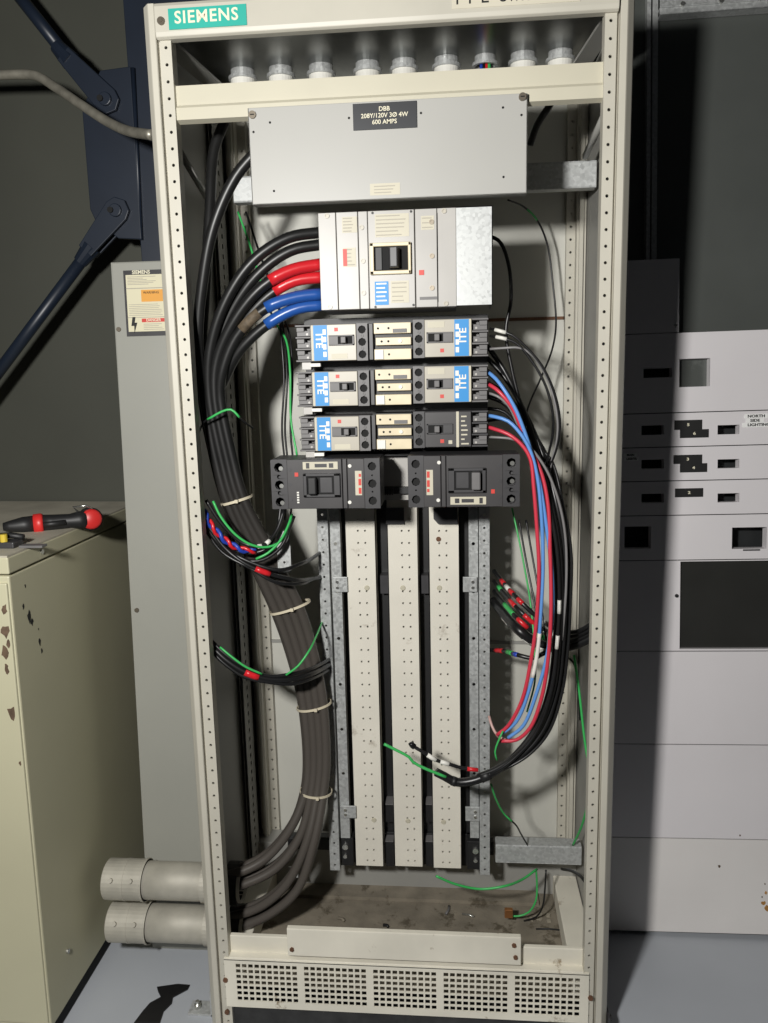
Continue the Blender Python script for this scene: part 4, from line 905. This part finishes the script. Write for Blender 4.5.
# navy column with gusset, braces
cn = thing('steel_column', 'navy painted steel column with a gusset plate, left of the open cabinet', 'column', (-.62, .55, 0))
build('shaft', MB().box(-.71, -.48, .50, .514, 0, 3.3).box(-.60, -.588, .514, .63, 0, 3.3).box(-.71, -.48, .63, .644, 0, 3.3), M_navy, cn, .002)
g = [W(124, 69, .5), W(102, 72, .5), W(84, 110, .5), W(92, 210, .5), W(97, 221, .5), W(120, 239, .5), W(143, 240, .5), W(132, 68, .5)]
build('gusset_plate', MB().prism([(p.x, p.z) for p in g], .488, .500, 'y'), M_navy, cn, .002)
build('gusset_weld', MB().tube([W(133, 68, .494), W(141, 240, .494)], .006, 6), M_navy, cn)
def brace(label, far, neck, tip, r):
    o = thing('brace_rod', label, 'brace', W(*tip), 'navy brace rods')
    F, N_, T_ = W(*far), W(*neck), W(*tip); d = (T_ - N_).normalized()
    build('rod', MB().tube([F, N_ + d * .01], r, 14), M_navy, o)
    sdv = d.cross(Vector((0, 1, 0))).normalized()
    for s in (-1, 1):
        pl_ = [N_ - sdv * r * 1.3, T_ - sdv * .034, T_ - sdv * .026 + d * .024, T_ + d * .036, T_ + sdv * .026 + d * .024, T_ + sdv * .034, N_ + sdv * r * 1.3]
        y = .494 + s * .016
        build('clevis_plate', MB().prism([(p.x, p.z) for p in pl_], y - .005, y + .005, 'y'), M_navy, o, .002)
    build('clevis_neck', MB().cyl(N_ - d * .035, N_ + d * .02, r * 1.15, 14, r * 1.6), M_navy, o)
    build('pin', MB().cyl((T_.x, .464, T_.z), (T_.x, .524, T_.z), .017, 16), M_navy, o, .002)
    build('cotter', MB().cyl((T_.x - .01, .458, T_.z), (T_.x - .01, .466, T_.z), .008, 8), M_deep, o)
brace('navy brace rod descending from the upper left to the gusset plate', (8, -18, .494), (66, 56, .494), (109, 102, .494), .0165)
brace('navy brace rod rising from the lower left to the gusset plate', (-30, 410, .494), (88, 252, .494), (119, 212, .494), .0165)
wire('conduit', 'bare metal conduit bending across the navy column into the cabinet side', M_flex, .0115, [(-30, 76, .40), (0, 75, .40), (35, 75.5, .39), (55, 87, .37), (80, 104, .33), (108, 122, .28), (128, 131, .22), (152, 135, .15)], None, 'conduit', n=12)

# floor pieces
b = MB(); pts = [onz(*p, 0) for p in ((157, 988), (178, 985), (190, 986), (188, 990), (173, 998), (172, 1004), (164, 1012), (160, 1024), (134, 1024), (143, 1012), (150, 1004), (161, 998), (158, 992))]
b.prism([(p.x, p.y) for p in pts], .0004, .004)
solo('tape_scrap', b, M_wire, 'torn scrap of black tape on the grey floor between the two left cabinets', 'scrap')
fb_ = thing('floor_anchor', 'small galvanized floor bracket at the left foot of the open cabinet', 'bracket', onz(201, 1010, 0))
p = onz(201, 1010, 0)
build('foot_plate', box(p.x - .028, -.485, p.y - .02, p.y + .025, 0, .006), M_galv, fb_, .001)
build('upright', box(-.4905, -.4845, p.y - .02, p.y + .025, 0, .07), M_galv, fb_, .001)
build('anchor_bolt', MB().cyl((p.x - .008, p.y, .006), (p.x - .008, p.y, .016), .009, 6).cyl((p.x - .008, p.y, .016), (p.x - .008, p.y, .026), .005, 10), M_zinc, fb_)
p = W(613, 1008, .02)
fb2 = thing('floor_anchor', 'small floor bracket bolted to the right foot of the open cabinet', 'bracket', (.50, .03, 0))
build('foot_plate', box(.484, .512, .0, .06, 0, .006), M_dkgrey, fb2, .001)
build('upright', box(.4832, .4885, .0, .06, 0, .075), M_dkgrey, fb2, .001)
build('bolt', MB().cyl((.4885, .03, .05), (.496, .03, .05), .008, 8), M_zinc, fb2)

# ------------------------------------------------------------------ neighbouring switchboard on the right
lean = math.radians(4.0); roll = math.radians(-.6)
rb = thing('neighbouring_switchboard', 'pale grey switchboard with stacked blank panels, right of the open cabinet', 'switchboard', (.60, .392, 0), rot=(-lean, roll, 0))
F_ = FRAME[rb.name]
def ZL(y, x=690): return WL(F_, x, y, 0).z
XL, XR = -.08, .75
ztop = ZL(332)
seams = [ZL(937, 700), ZL(838.5, 690), ZL(744.5, 690), ZL(651.2, 690), ZL(560), ZL(515), ZL(480.5), ZL(446.5), ZL(412.3), ztop]
def panel(z0, z1, holes, m=M_panel, x0=XL, x1=XR):
    """front sheet with rectangular cutouts given as (x0,x1,z0,z1)"""
    g = .0012; z0 += g; z1 -= g; b = MB()
    hs = sorted(holes); cur = x0
    for (a, c, e, f) in hs:
        b.box(cur, a, 0, .003, z0, z1); b.box(a, c, 0, .003, z0, e); b.box(a, c, 0, .003, f, z1)
        b.box(a - .001, a, .0005, .03, e, f); b.box(c, c + .001, .0005, .03, e, f); b.box(a, c, .0005, .03, f, f + .001); b.box(a, c, .0005, .03, e - .001, e)
        cur = c
    b.box(cur, x1, 0, .003, z0, z1)
    return build('front_panel', b, m, rb, local=True)
def RR(a, b_, c, d, y=0): return rect((a, b_), (c, b_), (c, d), (a, d), y, F_)
build('carcass', MB().box(XL + .01, XR - .01, .075, .14, .02, ztop - .01).box(XL, XL + .01, .0035, .14, .02, ztop).box(XR - .01, XR, .0035, .14, .02, ztop), mat('charcoal_carcass', S(38, 40, 41), .45), rb, local=True)
build('base_channel', box(XL, XR, .03, .14, 0, .022), M_deep, rb, local=True)
panel(seams[0] + .012, seams[1], [], M_lowpanel); panel(seams[1], seams[2], []); panel(seams[2], seams[3], [])
x0, x1, z0, z1 = RR(680, 563, 790, 650); z0 = seams[3] + .006; z1 = seams[4] - .004
pw = panel(seams[3], seams[4], [(x0, XR - .12, z0, z1)])
build('meter_window', box(x0 - .003, XR - .117, .012, .016, z0 - .003, z1 + .003), M_glass, rb, local=True)
p = WL(F_, 676.6, 595.7, 0); build('screw', MB().cyl((p.x, 0, p.z), (p.x, -.003, p.z), .005, 10), M_black, rb, local=True)
panel(seams[4], seams[5], [RR(624.5, 526.5, 651, 548.7), RR(732, 527.3, 766.7, 548.7)])
x0, x1, z0, z1 = RR(743, 549.3, 760, 550.3); build('slot_lip', box(x0, x1, -.001, .001, z0 - .001, z1), M_black, rb, local=True)
slots = {0: (458.6, 425.4, 434.5), 1: (0, 459.2, 468.2), 2: (0, 493.2, 502)}
for k, (zz0, zz1, ya, yb) in enumerate(((seams[7], seams[8], 425, 434.3), (seams[6], seams[7], 459.2, 468.2), (seams[5], seams[6], 493.3, 502.2))):
    panel(zz0, zz1, [RR(641.5, ya + .5, 664, yb + .6), RR(717.6, ya, 739.3, yb)])
x0, x1, z0, z1 = RR(679.3, 358.5, 710, 386.7)
panel(seams[8], seams[9], [RR(643.5, 368, 672, 377.5), (x0, x1, z0, z1)])
build('recess_cup', MB().box(x0, x1, .028, .03, z0, z1), M_dkplate, rb, local=True)
for (a, b_, c, d, t) in ((674.3, 420, 702, 429.6, '5'), (680, 429.4, 708.6, 437.7, '6'), (673.5, 454.8, 702, 463.7, '3'), (680, 463.4, 707, 472.2, '4'), (675, 488.3, 703, 497, '2')):
    x0, x1, z0, z1 = RR(a, b_, c, d, -.001); pl_ = build('number_plate', box(x0, x1, -.0022, 0, z0, z1), M_blackink, rb, local=True)
    text_part('lettering', t, M_whiteink, rb, ((x0 + x1) / 2, -.0024, (z0 + z1) / 2), .010, bold=.0003, xs=1.4)
for k, (t, ya, yb, xa, xb) in enumerate((('NORTH', 414, 418.3, 744.5, 768), ('SIDE', 418.6, 422.4, 746, 764), ('LIGHTING', 422.5, 427, 742.5, 775))):
    x0, x1, z0, z1 = RR(xa, ya, xb, yb, -.001); lb = build('tape_label', box(x0, x1, -.0012, 0, z0, z1), M_tapelabel, rb, local=True)
    text_part('lettering', t, M_blackink, rb, ((x0 + x1) / 2, -.0014, (z0 + z1) / 2), .0100, bold=.0003, xs=1.25)
for t, ya, yb, xa, xb in (('MAIN', 453.2, 456.8, 624, 637), ('LIGHTS', 457.2, 460.8, 624, 639)):
    x0, x1, z0, z1 = RR(xa, ya, xb, yb, -.001); build('tape_label', box(x0, x1, -.0012, 0, z0, z1), M_tapelabel, rb, local=True)
    text_part('lettering', t, M_blackink, rb, ((x0 + x1) / 2, -.0014, (z0 + z1) / 2), .008, bold=.0003)
for (px, py, s_) in ((763, 903, .010), (767, 908, .012), (766, 893, .007), (762, 897, .004), (765, 884, .004), (719, 866, .006), (740, 835.5, .004)):
    p = WL(F_, px, py, 0); build('rust_stain', MB().prism([(p.x + a * 1.6, p.z + c) for a, c in chip(9, s_)], -.0003, .0002, 'y'), M_stain if s_ > .006 else M_wear, rb, local=True)
# filler plate and dark sheet above
zf = ZL(259, 660); x1 = WL(F_, 679.3, 300, 0).x
build('filler_plate', box(XL, x1, 0, .05, ztop + .001, zf), M_panel, rb, .001, local=True)
p = WL(F_, 675.5, 325.5, 0); build('screw', MB().cyl((p.x, 0, p.z), (p.x, -.003, p.z), .004, 10), M_zinc, rb, local=True)
build('upper_sheet', box(XL - .06, XR, .055, .06, ztop - .02, 2.66), M_dkplate, rb, local=True)
xq = WL(F_, 653, 100, .04).x
b = MB().box(xq - .018, xq - .008, .030, .055, zf, 2.66).box(xq - .002, xq + .012, .040, .055, zf, 2.66)
build('corner_strip', b, M_galv, rb, .001, local=True)
x0, x1, z0, z1 = rect((660, 5), (768, -3), (768, 7), (660, 14), .04, F_)
st = thing('strut_channel', 'galvanized bolted strut channel across the top right corner', 'strut channel', F_ @ Vector((x0, .03, z0)), rot=(-lean, roll, 0))
FS = FRAME[st.name]
x0, x1, z0, z1 = rect((660, 6), (768, -3), (768, 7), (660, 15), -.012, FS)
build('channel', MB().box(x0, x0 + .6, -.012, -.008, z0, z0 + .045).box(x0, x0 + .6, -.012, .022, z0, z0 + .003).box(x0, x0 + .6, -.016, .022, z0 + .016, z0 + .020), M_galv, st, .001, local=True)
for px in (682, 720.5, 759):
    p = WL(FS, px, 5 - (px - 682) * .08, -.012); build('bolt', MB().cyl((p.x, -.012, p.z), (p.x, -.020, p.z), .006, 6), M_zinc, st, local=True)
